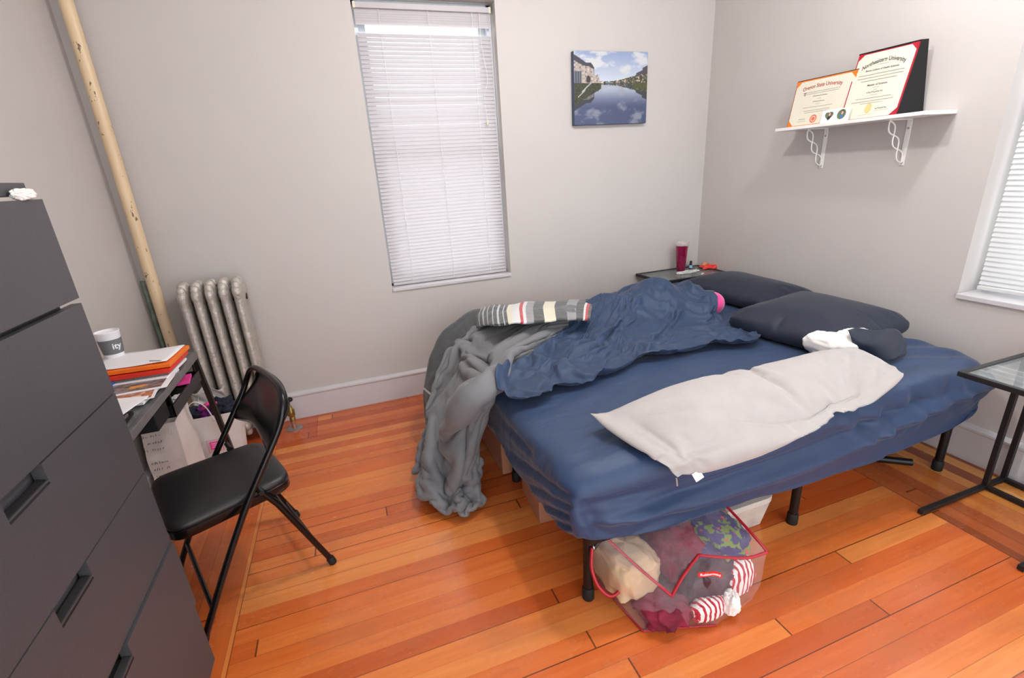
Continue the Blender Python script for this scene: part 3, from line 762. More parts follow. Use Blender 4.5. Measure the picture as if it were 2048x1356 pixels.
# ------------------------------------------------------------------ dresser
DX, DY1, DY0, DT = -.59, 1.325, .525, 1.416
dr = thing('dresser', 'tall black brown chest of drawers with cut out grips in left foreground', 'dresser', (-.82, .925, 0))
MB().span((XL+.004, DY0+.03, .02), (DX-.024, DY1-.034, DT-.03)).build('body', M['dresser'], dr, bevel=.002)
MB().span((XL+.004, DY0+.0, DT-.004), (DX-.014, DY1-.012, DT+.022)).build('top_panel', M['dresser'], dr, bevel=.002)
part_label(MB().span((XL+.01, DY0+.01, DT-.034), (DX-.045, DY1-.05, DT-.018)).build('top_gap_shade', M['dark'], dr), 'dark block painted as the shadow gap under the top')  # near-black block paints the shade of the gap below the top panel
MB().span((XL+.01, DY0+.04, 0), (DX-.05, DY1-.05, .03)).build('plinth', M['dark'], dr)
NYa, NYb = .878, .998     # grip cut-out along y
for k in range(6):
    z1 = DT-.012-k*.2285; z0 = z1-.2285+(.0035 if k else .012)
    ajar = .0 if k != 4 else .006
    fx = DX+ajar; fb = fx-.020
    d_ = MB()
    nz = .034
    if k == 0:
        d_.span((fb, DY0, z0), (fx, DY1, z1))
    else:
        d_.span((fb, DY0, z0), (fx, DY1, z1-nz)).span((fb, DY0, z1-nz), (fx, NYa, z1)).span((fb, NYb, z1-nz), (fx, DY1, z1))
    f = d_.build('drawer', M['dresser'], dr)
    if k:
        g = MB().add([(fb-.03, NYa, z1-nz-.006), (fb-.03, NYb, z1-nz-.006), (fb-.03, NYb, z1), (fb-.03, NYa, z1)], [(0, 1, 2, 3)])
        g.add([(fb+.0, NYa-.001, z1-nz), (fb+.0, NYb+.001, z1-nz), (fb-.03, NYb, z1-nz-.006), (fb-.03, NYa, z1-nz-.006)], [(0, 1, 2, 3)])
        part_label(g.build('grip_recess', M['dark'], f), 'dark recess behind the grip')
        lip = MB().hexa([(fx-.016, NYa, z1-nz-.008), (fx+.001, NYa, z1-nz-.008), (fx+.001, NYb, z1-nz-.008), (fx-.016, NYb, z1-nz-.008),
                         (fx-.016, NYa, z1-nz+.005), (fx-.0005, NYa, z1-nz-.001), (fx-.0005, NYb, z1-nz-.001), (fx-.016, NYb, z1-nz+.005)])
        lip.build('grip_lip', M['blackmatte'], f)
# crumpled white cloth lying on the far top corner
def cloth_lump(c, r, seed, nu=72, nv=40, amp=.25, fr=1.6, flat=True, box=1.0, folds=0, fdir=(1, .4, .2)):
    """a heap of fabric: rounded block with creased folds"""
    c = Vector(c); fd = Vector(fdir)
    def se(t): return abs(t)**box*(1 if t > 0 else -1)
    def fn(u, v):
        a = 2*PI*u; p = PI*v
        d = Vector((se(math.sin(p))*se(math.cos(a)), se(math.sin(p))*se(math.sin(a)), se(math.cos(p))))
        k = 1+amp*noise.fractal(d*fr+Vector((seed, seed*.7, 0)), .8, 2.2, 4) - amp*.5*abs(noise.noise(d*fr*2.2+Vector((seed, 3, 1))))
        if folds: k += folds*(1-abs(math.sin(d.dot(fd)*5+2.2*noise.noise(d*1.7+Vector((seed, 0, 2))))))**1.6-folds*.4
        q = Vector((d.x*r[0], d.y*r[1], d.z*r[2]))*k
        if flat: q.z = max(q.z, -r[2]*.55)
        return c+q
    return MB().grid(fn, nu, nv)
o = cloth_lump((-.592, 1.268, 1.415), (.014, .036, .012), 4, amp=.25, flat=False).build('white_cloth', M['whitecloth'], smooth='all')
tag(o, 'small crumpled white cloth draped over the top front edge of the dark dresser', 'cloth')

# ------------------------------------------------------------------ desk
DZ = .715; FX = -.715
desk = thing('desk', 'narrow grey metal edged desk covered in papers behind the dresser', 'desk', (-.88, 1.87, 0))
part_label(MB().span((XL+.015, 1.375, DZ-.012), (FX-.018, 2.375, DZ-.004)).build('desk_top', M['tableglass'], desk), 'dark glass desk top')
fr = MB(); fr.span((FX-.02, 1.36, DZ-.03), (FX, 2.39, DZ)).span((XL+.005, 1.36, DZ-.03), (XL+.02, 2.39, DZ)).span((XL+.02, 2.37, DZ-.03), (FX-.02, 2.39, DZ)).span((XL+.02, 1.36, DZ-.03), (FX-.02, 1.38, DZ))
part_label(fr.build('desk_frame', M['greymetal'], desk, bevel=.002), 'grey metal frame rail')
def leg(p, q, w=.022):
    p, q = Vector(p), Vector(q); h = w/2
    return MB().hexa([q+Vector((a*h, b_*h, 0)) for a, b_ in ((-1, -1), (1, -1), (1, 1), (-1, 1))]+[p+Vector((a*h, b_*h, 0)) for a, b_ in ((-1, -1), (1, -1), (1, 1), (-1, 1))])
for p, q in (((-.727, 2.375, DZ-.03), (-.742, 2.58, 0)), ((-1.04, 2.375, DZ-.03), (-1.03, 2.58, 0)), ((-.727, 1.50, DZ-.03), (-.727, 1.50, 0)), ((-1.04, 1.50, DZ-.03), (-1.04, 1.50, 0))):
    leg(p, q).build('leg', M['blackmatte'], desk)
tr = MB()     # sliding organiser tray under the top, near the far end
ty0, ty1, tx0, tx1, tz0, tz1 = 1.98, 2.36, -.98, -.72, .585, .635
tr.span((tx0, ty0, tz0), (tx1, ty1, tz0+.004)).span((tx1-.006, ty0, tz0), (tx1, ty1, tz1)).span((tx0, ty0, tz0), (tx0+.006, ty1, tz1)).span((tx0, ty0, tz0), (tx1, ty0+.006, tz1)).span((tx0, ty1-.006, tz0), (tx1, ty1, tz1)).span((tx0, 2.16, tz0), (tx1, 2.165, tz1)).span((-.80, 2.165, tz0), (-.795, ty1, tz1))
part_label(tr.build('tray', M['black'], desk, bevel=.001), 'black divided tray under the desk top')
part_label(MB().span((XL+.02, 1.84, .60), (-.735, 1.97, .69)).build('under_box', M['dark'], desk, bevel=.003), 'black box slung under the top')
for y in (2.0, 2.34):
    MB().span((-.735, y, tz1), (-.728, y+.008, DZ-.03)).build('tray_hanger', M['black'], desk)
o = MB().box((-.752, 2.245, .640), (.055, .10, .012), .15).build('sticky_note_pad', M['pink'], bevel=.001); tag(o, 'hot pink sticky note pad in the black tray under the desk', 'note pad')
o = cloth_lump((-.756, 2.13, .602), (.022, .035, .016), 8, amp=.3).build('plastic_bag', M['paper'], smooth='all'); tag(o, 'small crumpled clear white plastic bag in the desk tray', 'plastic bag')

# papers on the desk, bottom to top
def sheet(name, quad, z, th, m, label, cat, group=None, bend=0, top=None):
    """flat item; quad = four photo pixels seen at height z"""
    P4 = [at(a, b_, 'z', z) for a, b_ in quad]
    vs = [Vector((p.x, p.y, z-th)) for p in P4]+[Vector((p.x, p.y, z)) for p in P4]
    o = MB().hexa(vs).build(name, m, None, bevel=min(.001, th*.3))
    return tag(o, label, cat, group)
def quadxy(name, xy, z, th, m, label, cat, group=None):
    vs = [Vector((x, y, z-th)) for x, y in xy]+[Vector((x, y, z)) for x, y in xy]
    o = MB().hexa(vs).build(name, m, None, bevel=min(.001, th*.3)); return tag(o, label, cat, group)
def rect(cx, cy, w, h, a):
    a = math.radians(a); c, s_ = math.cos(a), math.sin(a)
    return [(cx+c*x-s_*y, cy+s_*x+c*y) for x, y in ((-w/2, -h/2), (w/2, -h/2), (w/2, h/2), (-w/2, h/2))]
quadxy('notebook', rect(-.85, 1.60, .215, .30, 4), DZ+.012, .012, M['black'], 'black covered notebook lowest at the near desk corner', 'notebook')
quadxy('notebook', rect(-.862, 1.585, .205, .28, -3), DZ+.022, .010, M['greymetal'], 'grey notebook on top of the black one at near desk corner', 'notebook')
quadxy('notebook', rect(-.875, 1.60, .20, .27, 2), DZ+.031, .009, M['black'], 'thin black notebook lying over the grey notebook', 'notebook')
quadxy('magazine', rect(-.86, 2.0, .25, .33, -4), DZ+.010, .010, M['paper'], 'white magazine lowest under the folder stack on the desk', 'magazine')
quadxy('envelope', rect(-.862, 1.735, .24, .22, -14), DZ+.036, .004, M['paper'], 'large blank white envelope lying before the photo prints', 'envelope')
o = quadxy('photo_print', rect(-.80, 1.885, .15, .10, 8), DZ+.014, .002, M['paper'], 'white bordered colour print with orange and brown picture', 'photo print')
def print_face(parent, xy, z, seed, cols):
    mb = MB(); A, B, C, D = [Vector((x, y, z)) for x, y in xy]
    mb.grid(lambda u, v: (A*(1-u)+B*u)*(1-v)+(D*(1-u)+C*u)*v, 40, 28)
    ob = mb.build('picture', M['print'], parent); me = ob.data
    ca = me.color_attributes.new('Col', 'FLOAT_COLOR', 'POINT')
    for j in range(29):
        for i in range(41):
            n = .5+.6*noise.fractal(Vector((i*.12+seed, j*.16, seed)), .8, 2, 4)
            k = max(0, min(.999, n))*(len(cols)-1); a = int(k); f = k-a
            c1, c2 = lin(cols[a]), lin(cols[a+1])
            if ((i-24)/6)**2+((j-12)/4)**2 < 1: c1 = c2 = lin(cols[-1])
            ca.data[j*41+i].color = [p*(1-f)+q*f for p, q in zip(c1, c2)]
    return ob
M['print'] = vcol_mat('printed_picture', .3)
print_face(o, rect(-.80, 1.885, .13, .082, 8), DZ+.0146, 3, [(250, 245, 235), (200, 120, 70), (150, 60, 40), (235, 205, 170)])
o = quadxy('photo_print', rect(-.825, 1.985, .24, .13, 3), DZ+.018, .003, M['paper'], 'wide grey landscape photo print in front of the red folder', 'photo print')
print_face(o, rect(-.825, 1.985, .20, .10, 3), DZ+.0186, 9, [(90, 88, 92), (150, 148, 150), (60, 58, 60), (225, 160, 90)])
quadxy('magazine', rect(-.855, 2.14, .27, .22, -3), DZ+.022, .010, M['paper'], 'thick white magazine directly beneath the red folder', 'magazine')
quadxy('magazine', rect(-.86, 2.15, .26, .21, 2), DZ+.032, .009, M['greymetal'], 'grey covered magazine squeezed under the red folder', 'magazine')
quadxy('folder', rect(-.855, 2.155, .285, .225, -2), DZ+.048, .015, M['red'], 'red card folder beneath the orange folder on the desk', 'folder')
quadxy('folder', rect(-.852, 2.17, .290, .225, -3), DZ+.066, .014, M['orange'], 'bright orange card folder on top of the red one', 'folder')
def curled(cx, cy, w, h, a, z, lift, nm, lab):
    a = math.radians(a); c, s_ = math.cos(a), math.sin(a)
    def fn(u, v):
        x, y = (u-.5)*w, (v-.5)*h
        return Vector((cx+c*x-s_*y, cy+s_*x+c*y, z+lift*(u**3)*.4+lift*(1-v)**4*.5+.001*math.sin(u*9)))
    o = MB().grid(fn, 12, 10).build(nm, M['paper'], solid=.002, smooth='all'); tag(o, lab, 'paper')
curled(-.858, 2.178, .275, .205, -3, DZ+.0675, .006, 'paper_sheets', 'loose white paper sheets on top of the orange folder')
o = MB().tube([at(300, 722, 'z', DZ+.072), at(322, 722, 'z', DZ+.074)], .003, 8).build('pen', M['steel'], smooth=40); tag(o, 'small silver pen tip lying beside the white sheets on folder', 'pen')
c_ = at(222, 765, 'z', DZ+.03)
o = MB().lathe([(.001, 0), (.038, 0), (.040, .012), (.036, .03), (.001, .032)], (c_.x-.03, c_.y, DZ), 28).build('tape_roll', M['blue'], smooth=40); tag(o, 'round blue plastic tape roll half hidden behind the dresser', 'tape roll')
# paper cup
cup = thing('paper_cup', 'white paper cup with dark grey sleeve lettered ity behind the folders', 'cup', (-.955, 2.165, DZ))
CX, CY, CZ = -.962, 2.262, DZ+.040
cup.location = (CX, CY, CZ)
MB().lathe([(.029, 0), (.030, .002), (.041, .132), (.0425, .134), (.042, .137), (.0395, .137), (.039, .13), (.001, .12)], (CX, CY, CZ), 36).build('cup_body', M['paper'], cup, smooth=40)
MB().lathe([(.0343, .045), (.0398, .105)], (CX, CY, CZ), 36).build('sleeve', M['cupgrey'], cup, smooth=40)
cs = cup.children[1]; cs.data.polygons[-1].use_smooth = False
def on_cup(x, y, d):
    z = .075+y; r = .0343+(z-.045)/.06*.0055+.0006; a0_ = math.atan2(-CY, -CX)+.35; a = a0_+x/r
    return Vector((CX+math.cos(a)*r, CY+math.sin(a)*r, CZ+z))
text_mesh('ity', .034, lambda x, y, d: on_cup(x+.004, y-.008, d), 'cup_lettering', M['paper'], cs, bold=.0006)
# two books the cup stands on
quadxy('book', rect(CX+.01, CY+.01, .15, .20, 5), DZ+.040, .040, M['piping'], 'thick red edged book under the paper cup', 'book')

# ------------------------------------------------------------------ bags under the desk
def paper_bag(root, x0, x1, y0, y1, h, lean, seed, ht=0):
    """open paper bag: four creased walls and a bottom"""
    def wall(pa, pb):
        pa, pb = Vector(pa), Vector(pb)
        def fn(u, v):
            p = pa*(1-u)+pb*u; mid = Vector(((x0+x1)/2, (y0+y1)/2, 0))
            out = (p-mid).normalized()
            n = noise.fractal(Vector((p.x*6+seed, p.y*6, v*h*7)), .9, 2, 3)*.010
            return Vector((p.x+lean*v, p.y, v*h))+out*(n*min(1, v*3)+.006*math.sin(v*PI))
        return fn
    mb = MB()
    for a, b_ in (((x0, y0, 0), (x1, y0, 0)), ((x1, y0, 0), (x1, y1, 0)), ((x1, y1, 0), (x0, y1, 0)), ((x0, y1, 0), (x0, y0, 0))):
        mb.grid(wall(a, b_), 14, 18)
    mb.add([(x0, y0, .001), (x1, y0, .001), (x1, y1, .001), (x0, y1, .001)], [(0, 1, 2, 3)])
    return mb.build('bag_body', M['bagpaper'], root, weld=True, solid=.0012)
bag = thing('paper_bag', 'white paper shopping bag with square pink label and clothes in it', 'paper bag', (-.85, 2.66, 0))
paper_bag(bag, -1.0, -.715, 2.60, 2.72, .30, .035, 2)
def on_bag(x, y, d): return Vector((-.835+x+.02, 2.583-d, .138+y))
def flat(pts, fn, d): return MB().add([fn(x, y, d) for x, y in pts], [tuple(range(len(pts)))])
def ring(w, h, t, fn, d):
    o_ = [(-w, -h), (w, -h), (w, h), (-w, h)]; i_ = [(-w+t, -h+t), (w-t, -h+t), (w-t, h-t), (-w+t, h-t)]
    return MB().add([fn(x, y, d) for x, y in o_+i_], [(k, (k+1) % 4, 4+(k+1) % 4, 4+k) for k in range(4)])
lb = part_label(flat([(-.023, -.023), (.023, -.023), (.023, .023), (-.023, .023)], on_bag, .002).build('label', M['pink'], bag), 'square pink printed label')
part_label(ring(.035, .035, .002, on_bag, .002).build('label_border', M['pink'], bag), 'thin pink square border')
for i, w in enumerate((.026, .018, .024)):
    b = MB()
    x = -w/2*1.2
    while x < w/2*1.2:
        ww = random.uniform(.002, .005); b.add([on_bag(p, q, .003) for p, q in ((x, .011-.010*i), (x+ww, .011-.010*i), (x+ww, .0145-.010*i), (x, .0145-.010*i))], [(0, 1, 2, 3)]); x += ww+.0016
    b.build('label_lettering', M['paper'], lb)
for yy, x0_ in ((2.60, -.90), (2.72, -.88)):
    MB().tube(curve([(x0_, yy, .27), (x0_+.01, yy-.01, .36), (x0_+.05, yy-.02, .40), (x0_+.09, yy-.01, .36), (x0_+.11, yy, .27)], 24), .0028, 8).build('handle', M['cord'], bag, smooth='all')
for c, r, s_, m, n, l in (((-.90, 2.655, .288), (.062, .048, .050), 1, M['navycloth'], 'folded_clothing', 'dark navy clothing bundled at the left in the paper bag'),
                       ((-.835, 2.665, .290), (.038, .045, .050), 5, M['purple'], 'folded_clothing', 'purple garment squeezed in the middle of the paper bag'),
                       ((-.755, 2.675, .305), (.070, .050, .055), 9, M['navycloth'], 'folded_clothing', 'slate navy clothing heaped at right end of paper bag')):
    o = cloth_lump(c, r, s_, amp=.55).build(n, m, smooth='all'); tag(o, l, 'clothing')
o = MB().grid(lambda u, v: Vector((-.90+.16*u, 2.705+.02*math.sin(v*4), .30+.12*v+.02*math.sin(u*9+v*3))), 16, 10).build('tissue_paper', M['bagpaper'], solid=.001, smooth='all'); tag(o, 'white tissue paper sticking up behind clothes in bag', 'tissue paper')
o = MB().tube(curve([(-.83, 2.62, .34), (-.80, 2.60, .37), (-.77, 2.63, .355)], 16), .009, 8).build('ribbon', M['pink'], smooth='all'); tag(o, 'curl of magenta ribbon above the clothes in paper bag', 'ribbon')
bag2 = thing('paper_bag', 'tall plain white paper bag with dark writing down its side', 'paper bag', (-.98, 2.44, 0))
paper_bag(bag2, -1.012, -.872, 2.33, 2.545, .42, .01, 7)
random.seed(12)
for i in range(9):
    b = MB(); z = .37-i*.034
    for k in range(7):
        x = -.995+k*.010
        if random.random() < .75: b.tube([(x, 2.319, z), (x+random.uniform(-.003, .005), 2.319, z+random.uniform(.006, .012))], .0011, 5)
        if random.random() < .5: b.tube([(x, 2.319, z+.004), (x+.006, 2.319, z+random.choice((.004, .008, .001)))], .0010, 5)
    if i % 4 != 3: b.build('bag_lettering', M['ink'], bag2)
o = MB().tube(curve([(-.90, 2.28, .03), (-.87, 2.25, .045), (-.86, 2.29, .055), (-.885, 2.32, .05)], 20), .010, 10).build('cable_coil', M['rubber'], smooth='all'); tag(o, 'short coil of black cable on floor before the paper bags', 'cable')

# ------------------------------------------------------------------ folding chair
ch = thing('folding_chair', 'black metal folding chair with padded vinyl seat facing the desk', 'chair', (-.553, 1.712, 0))
ch.rotation_euler = (0, 0, math.radians(23.5))
K = .965
def cp(x, y, z): return ch.location + Vector((x*K, y*K, z*K))     # built unrotated about the base; the Empty turns it
def cpts(L): return [cp(*p) for p in L]
w = .222
up = [(-.205, -w, .012), (-.10, -w, .215), (.01, -w, .41), (.10, -w, .545), (.175, -w*.99, .655), (.205, -w*.96, .715), (.222, -w*.84, .757), (.232, -w*.6, .776), (.236, 0, .782)]
up = up+[(a, -b_, c) for a, b_, c in up[::-1][1:]]
MB().tube(cpts([tuple(p) for p in curve(up, 90)]), .0115*K, 12).build('back_frame', M['gloss'], ch, smooth=60)
for sgn in (-1, 1):
    l = w-.022
    lg = MB().tube(cpts([(.075, sgn*l, .455), (.12, sgn*l, .37), (.255, sgn*l, .012)]), .0112*K, 12).build('rear_leg', M['gloss'], ch, smooth=60)
    part_label(MB().lathe([(.013, 0), (.0145, .003), (.0145, .03), (.012, .034)], cp(.257, sgn*l, 0), 14, Matrix.Rotation(math.radians(-16), 3, 'Y')).build('rubber_foot', M['rubber'], lg, smooth=40), 'black rubber foot')
    MB().lathe([(.013, 0), (.0145, .003), (.0145, .03), (.012, .034)], cp(-.210, sgn*w, 0), 14, Matrix.Rotation(math.radians(20), 3, 'Y')).build('rubber_foot', M['rubber'], ch, smooth=40)
    MB().tube(cpts([(.105, sgn*(l-.016), .40), (.0, sgn*(l-.016), .425)]), .007*K, 8).build('hinge_link', M['black'], ch, smooth=60)
    MB().tube(cpts([(.075, sgn*(w+.013), .46), (.075, sgn*(l-.02), .46)]), .009*K, 10).build('pivot_bolt', M['black'], ch, smooth=60)
for z, x in ((.10, .221), (.30, .148)):
    MB().tube(cpts([(x, -w+.022, z), (x, w-.022, z)]), .008*K, 10).build('stretcher', M['gloss'], ch, smooth=60)
MB().tube(cpts([(-.155, -w, .11), (-.155, w, .11)]), .008*K, 10).build('stretcher', M['gloss'], ch, smooth=60)
def seat_ring(inset, z, n=48, crown=0):
    out = []
    for k in range(n):
        a = 2*PI*k/n; c, s_ = math.cos(a), math.sin(a); e = .28
        x = (.198-inset)*abs(c)**e*(1 if c > 0 else -1); y = (.196-inset)*abs(s_)**e*(1 if s_ > 0 else -1)
        y *= 1-.05*(x/.198)
        out.append(cp(x-.005, y, z))
    return out
def seat_mesh(levels):
    mb = MB(); n = 48
    vs = [p for l in levels for p in seat_ring(*l)]
    fs = [(i*n+k, i*n+(k+1) % n, (i+1)*n+(k+1) % n, (i+1)*n+k) for i in range(len(levels)-1) for k in range(n)]
    fs += [tuple(range(n))[::-1], tuple((len(levels)-1)*n+k for k in range(n))]
    return mb.add(vs, fs)
seat_mesh([(.004, .395), (.0, .40), (.0, .428), (.005, .432)]).build('seat_pan', M['gloss'], ch, smooth=45)
seat_mesh([(.004, .430), (.001, .436), (.003, .446), (.010, .453), (.03, .459), (.08, .462), (.16, .463)]).build('seat', M['vinyl'], ch, smooth=60)
def backp(u, v):
    y = (u-.5)*2*(w-.012); t = v
    z = .585+.185*t+.020*math.cos(u*2*PI)*(-1)*(1-t)*(1)*.9
    zc = z-(.035*(abs(2*u-1)**6))*t
    x = .128+.108*smooth(0, 1, t)*1.0+.022*(1-(2*u-1)**2)
    return cp(x, y*(1-.10*t**3), zc)
MB().grid(backp, 30, 14).build('backrest', M['gloss'], ch, smooth='all', solid=.006)
# ------------------------------------------------------------------ bed
bf = thing('bed_frame', 'black metal platform bed frame with round legs under navy mattress', 'bed frame', (1.53, 1.83, 0))
fr = MB()
for y in (BY0+.05, (BY0+BY1)/2, BY1-.05): fr.span((.575, y-.014, FZ-.03), (BX1-.12, y+.014, FZ))
for x in (.588, 1.507, 2.375): fr.span((x-.014, BY0+.05, FZ-.03), (x+.014, BY1-.05, FZ))
fr.build('rail_frame', M['black'], bf, bevel=.002)
sl = MB()
for k in range(14):
    x = .60+k*.13; sl.span((x, BY0+.04, FZ), (x+.02, BY1-.04, FZ+.006))
sl.build('cross_wires', M['black'], bf)
LEGX = (.588, 1.507, 2.375)
for x in LEGX:
    for y in (1.11, 1.83, 2.55):
        lg = MB().tube([(x, y, .03), (x, y, FZ-.02)], .0165, 16).build('leg', M['black'], bf, smooth=50)
        part_label(MB().lathe([(.019, 0), (.021, .004), (.0205, .045), (.018, .05)], (x, y, 0), 18).build('rubber_foot', M['rubber'], lg, smooth=40), 'black rubber foot cap')
for x in LEGX:
    MB().tube([(x, 1.11, FZ-.10), (x+.085, 1.11, FZ-.02)], .007, 8).build('brace', M['black'], bf, smooth=50)
    if x > 1: MB().tube([(x, 1.11, FZ-.10), (x-.06, 1.11, FZ-.02)], .007, 8).build('brace', M['black'], bf, smooth=50)
bar = MB().tube([(2.13, 1.30, .022), (2.30, 1.17, .022)], .016, 12).build('loose_bar', M['black'], smooth=50); tag(bar, 'short loose black bar lying on floor under the bed head', 'bar')
ad = MB().span((2.30, 1.34, .002), (2.36, 1.41, .028)).build('power_adapter', M['cord'], bevel=.005); tag(ad, 'small white power adapter on the floor beneath bed head', 'power adapter')
mt = MB().span((BX0+.06, BY0+.06, FZ+.008), (BX1-.06, BY1-.06, BZ-.04)).build('mattress', M['whitecloth'], bevel=.05)
tag(mt, 'queen mattress lying on black metal frame under the navy fitted sheet', 'mattress')

def settled(V, NU, NV):
    W = NU+1; mb = MB(); mb.v = V
    mb.f = [(j*W+i, j*W+i+1, (j+1)*W+i+1, (j+1)*W+i) for j in range(NV) for i in range(NU)]
    return mb
fo = settled(FIT, fit_cols, fit_rows).build('fitted_sheet', M['navy'], smooth='all', sub=1); tag(fo, 'navy blue fitted sheet stretched over the whole mattress', 'bed sheet')

# ------------------------------------------------------------------ grey comforter over the foot end
cf = thing('comforter', 'thick grey comforter with plaid reverse sliding off the bed foot to floor', 'comforter', (.5, 2.1, 0))
settled(COMF, comforter_cols, comforter_rows).build('grey_face', M['grey'], cf, smooth='all', solid=.022, sub=1)
# plaid reverse, folded over along the far side
W_, C_, G_, D_, R_ = (232, 228, 228), (238, 232, 205), (150, 148, 150), (58, 58, 60), (196, 22, 40)
stops = [(0, D_), (.012, R_), (.026, W_), (.034, D_), (.055, G_), (.085, D_), (.125, C_), (.165, D_), (.205, G_), (.232, W_), (.246, R_), (.256, W_), (.285, C_), (.30, D_)]
q = .31
for k in range(6): stops += [(q+.022*k, (205, 205, 205)), (q+.022*k+.005, D_)]
stops += [(.50, (48, 49, 52)), (.775, (190, 190, 190)), (.783, (48, 49, 52))]
M['plaid'] = uv_ramp_mat('plaid_reverse', stops)
M['plaid2'] = M['plaid']
PA = RP([(1180, 640, 'z', .665), (1120, 640, 'z', .69), (1060, 645, 'z', .70), (1000, 650, 'z', .70), (955, 655, 'y', 2.42), (918, 684, 'y', 2.38), (885, 735, 'y', 2.32), (868, 790, 'y', 2.26), (866, 850, 'y', 2.20), (868, 870, 'y', 2.18)])
PB = RP([(1195, 601, 'y', 2.50), (1120, 603, 'y', 2.52), (1062, 606, 'y', 2.53), (1000, 613, 'y', 2.54), (955, 621, 'y', 2.54), (903, 650, 'y', 2.50), (866, 703, 'y', 2.44), (851, 775, 'y', 2.38), (852, 825, 'y', 2.32), (858, 862, 'y', 2.26)])
PC = [p+Vector((0, .12, -.10)) for p in PB]; PC[5] += Vector((.05, .02, -.06)); PC[6] += Vector((.06, .02, -.02)); PC[7] += Vector((.07, 0, 0)); PC[8] += Vector((.07, 0, 0)); PC[9] += Vector((.07, 0, 0))
def plaid(u, v):
    p = catmull([catmull(PA, u), catmull(PA, u)*.5+catmull(PB, u)*.5+Vector((-.01, 0, .018))*(1-u*.5), catmull(PB, u), catmull(PC, u)], v)
    n = .010*fbm(u*9, v*1.5, 3, 1.5, 3)+.008*math.sin(u*50+v*4)*smooth(.1, .3, u)*smooth(.7, .5, u)
    return p+Vector((-.6*smooth(.4, .8, u), -.3, .8*(1-smooth(.5, .9, u))))*n
part_label(MB().grid(plaid, 170, 36, uv=True).build('plaid_reverse', M['plaid'], cf, smooth='all', solid=.012), 'charcoal, cream and red plaid reverse side')

# ------------------------------------------------------------------ crumpled navy flat sheet
o = settled(FLAT, sheet_cols, sheet_rows).build('flat_sheet', M['navy2'], smooth='all', solid=.003, sub=1); tag(o, 'crumpled navy flat sheet heaped over a hump on the far half of bed', 'bed sheet')

# ------------------------------------------------------------------ pillows
bp = BODY.build('body_pillow', M['plush'], smooth='all', sub=1); tag(bp, 'long pale grey plush body pillow lying across the front of the bed', 'pillow')
cs_ = at(1385, 957, 'y', .985)
part_label(MB().grid(lambda u, v: Vector((cs_.x-.012+.028*u+.014*v, .976-.006*v, cs_.z+.024-.028*v+.010*u)), 4, 6).build('care_tag', M['paper'], bp, solid=.0012), 'white fabric care tag')
zt = at(1350, 958, 'y', .985)
part_label(MB().tube([zt+Vector((0, -.006, .006)), zt+Vector((.001, -.01, -.018))], .003, 8).build('zip_pull', M['steel'], bp, smooth=40), 'small metal zip pull')
o = PILB.build('pillow', M['navypillow'], smooth='all', sub=1); tag(o, 'dark navy pillow furthest back against the right wall', 'pillow')
fp = PILF.build('pillow', M['navypillow'], smooth='all', sub=1); tag(fp, 'dark navy pillow in front with its white inner showing at the open end', 'pillow')
part_label(cloth_lump((2.0, 1.378, .602), (.150, .112, .056), 17, amp=.08, box=.62, flat=False, folds=.03).build('inner_pillow', M['whitecloth'], fp, smooth='all'), 'white inner pillow')
# loose flap of the pillowcase
FA = RP([(1696, 662, 'z', .675), (1750, 658, 'z', .68), (1800, 665, 'z', .64), (1812, 690, 'z', .59)])
FB = RP([(1700, 672, 'z', .67), (1745, 690, 'z', .64), (1790, 712, 'z', .575), (1812, 705, 'z', .565)])
FC = RP([(1718, 712, 'z', .575), (1745, 722, 'z', .56), (1775, 722, 'z', .56), (1800, 712, 'z', .56)])
part_label(MB().grid(lambda u, v: catmull([catmull(FA, u), catmull(FB, u), catmull(FC, u)], v)+Vector((0, 0, .008*math.sin(u*14+v*5))), 40, 24).build('case_flap', M['navypillow'], fp, smooth='all', solid=.004), 'loose open end of the navy pillowcase')
# pink round plush half under the flat sheet
pc_ = PINK
def pk(u, v):
    a = 2*PI*u; p = PI*(v-.5); k = math.cos(p)**.8
    return pc_+Vector((.082*math.cos(a)*k, .085*math.sin(a)*k, .066*math.sin(p)))
o = MB().grid(pk, 48, 24).build('round_plush', M['pinkplush'], smooth='all'); tag(o, 'bright pink round plush half hidden beneath the crumpled navy sheet', 'plush')
# ------------------------------------------------------------------ side tables
def side_table(label, cx, cy, group):
    """C shaped table: framed glass top, two uprights at the wall end, floor rails reaching towards the bed foot"""
    t = thing('side_table', label, 'side table', (cx, cy, 0), group)
    L, Wd, H, r = .56, .33, .625, .019
    a0, a1, b0, b1 = cx-L/2, cx+L/2, cy-Wd/2, cy+Wd/2
    f = MB(); f.span((a0, b0, H-r), (a1, b0+r, H)).span((a0, b1-r, H-r), (a1, b1, H)).span((a0, b0+r, H-r), (a0+r, b1-r, H)).span((a1-r, b0+r, H-r), (a1, b1-r, H))
    f.build('top_frame', M['blackmatte'], t, bevel=.0015)
    part_label(MB().span((a0+r-.002, b0+r-.002, H-.008), (a1-r+.002, b1-r+.002, H-.003)).build('glass_top', M['tableglass'], t), 'smoky glass top')
    for y in (b0+r/2, b1-r/2):
        for x in (a1-.165, a1-.04):
            MB().span((x-r/2, y-r/2, r+.004), (x+r/2, y+r/2, H-r)).build('upright', M['blackmatte'], t, bevel=.0015)
        MB().span((a0-.01, y-r/2, .004), (a1-.03, y+r/2, .004+r)).build('floor_rail', M['blackmatte'], t, bevel=.0015)
        part_label(MB().lathe([(.010, 0), (.011, .003), (.011, .007)], (a0+.01, y, 0), 12).build('glide', M['rubber'], t, smooth=40), 'black rubber glide')
    for x in (a1-.165, a1-.04):
        MB().span((x-r/2, b0+r, .004), (x+r/2, b1-r, .004+r)).build('cross_rail', M['blackmatte'], t, bevel=.0015)
    return t
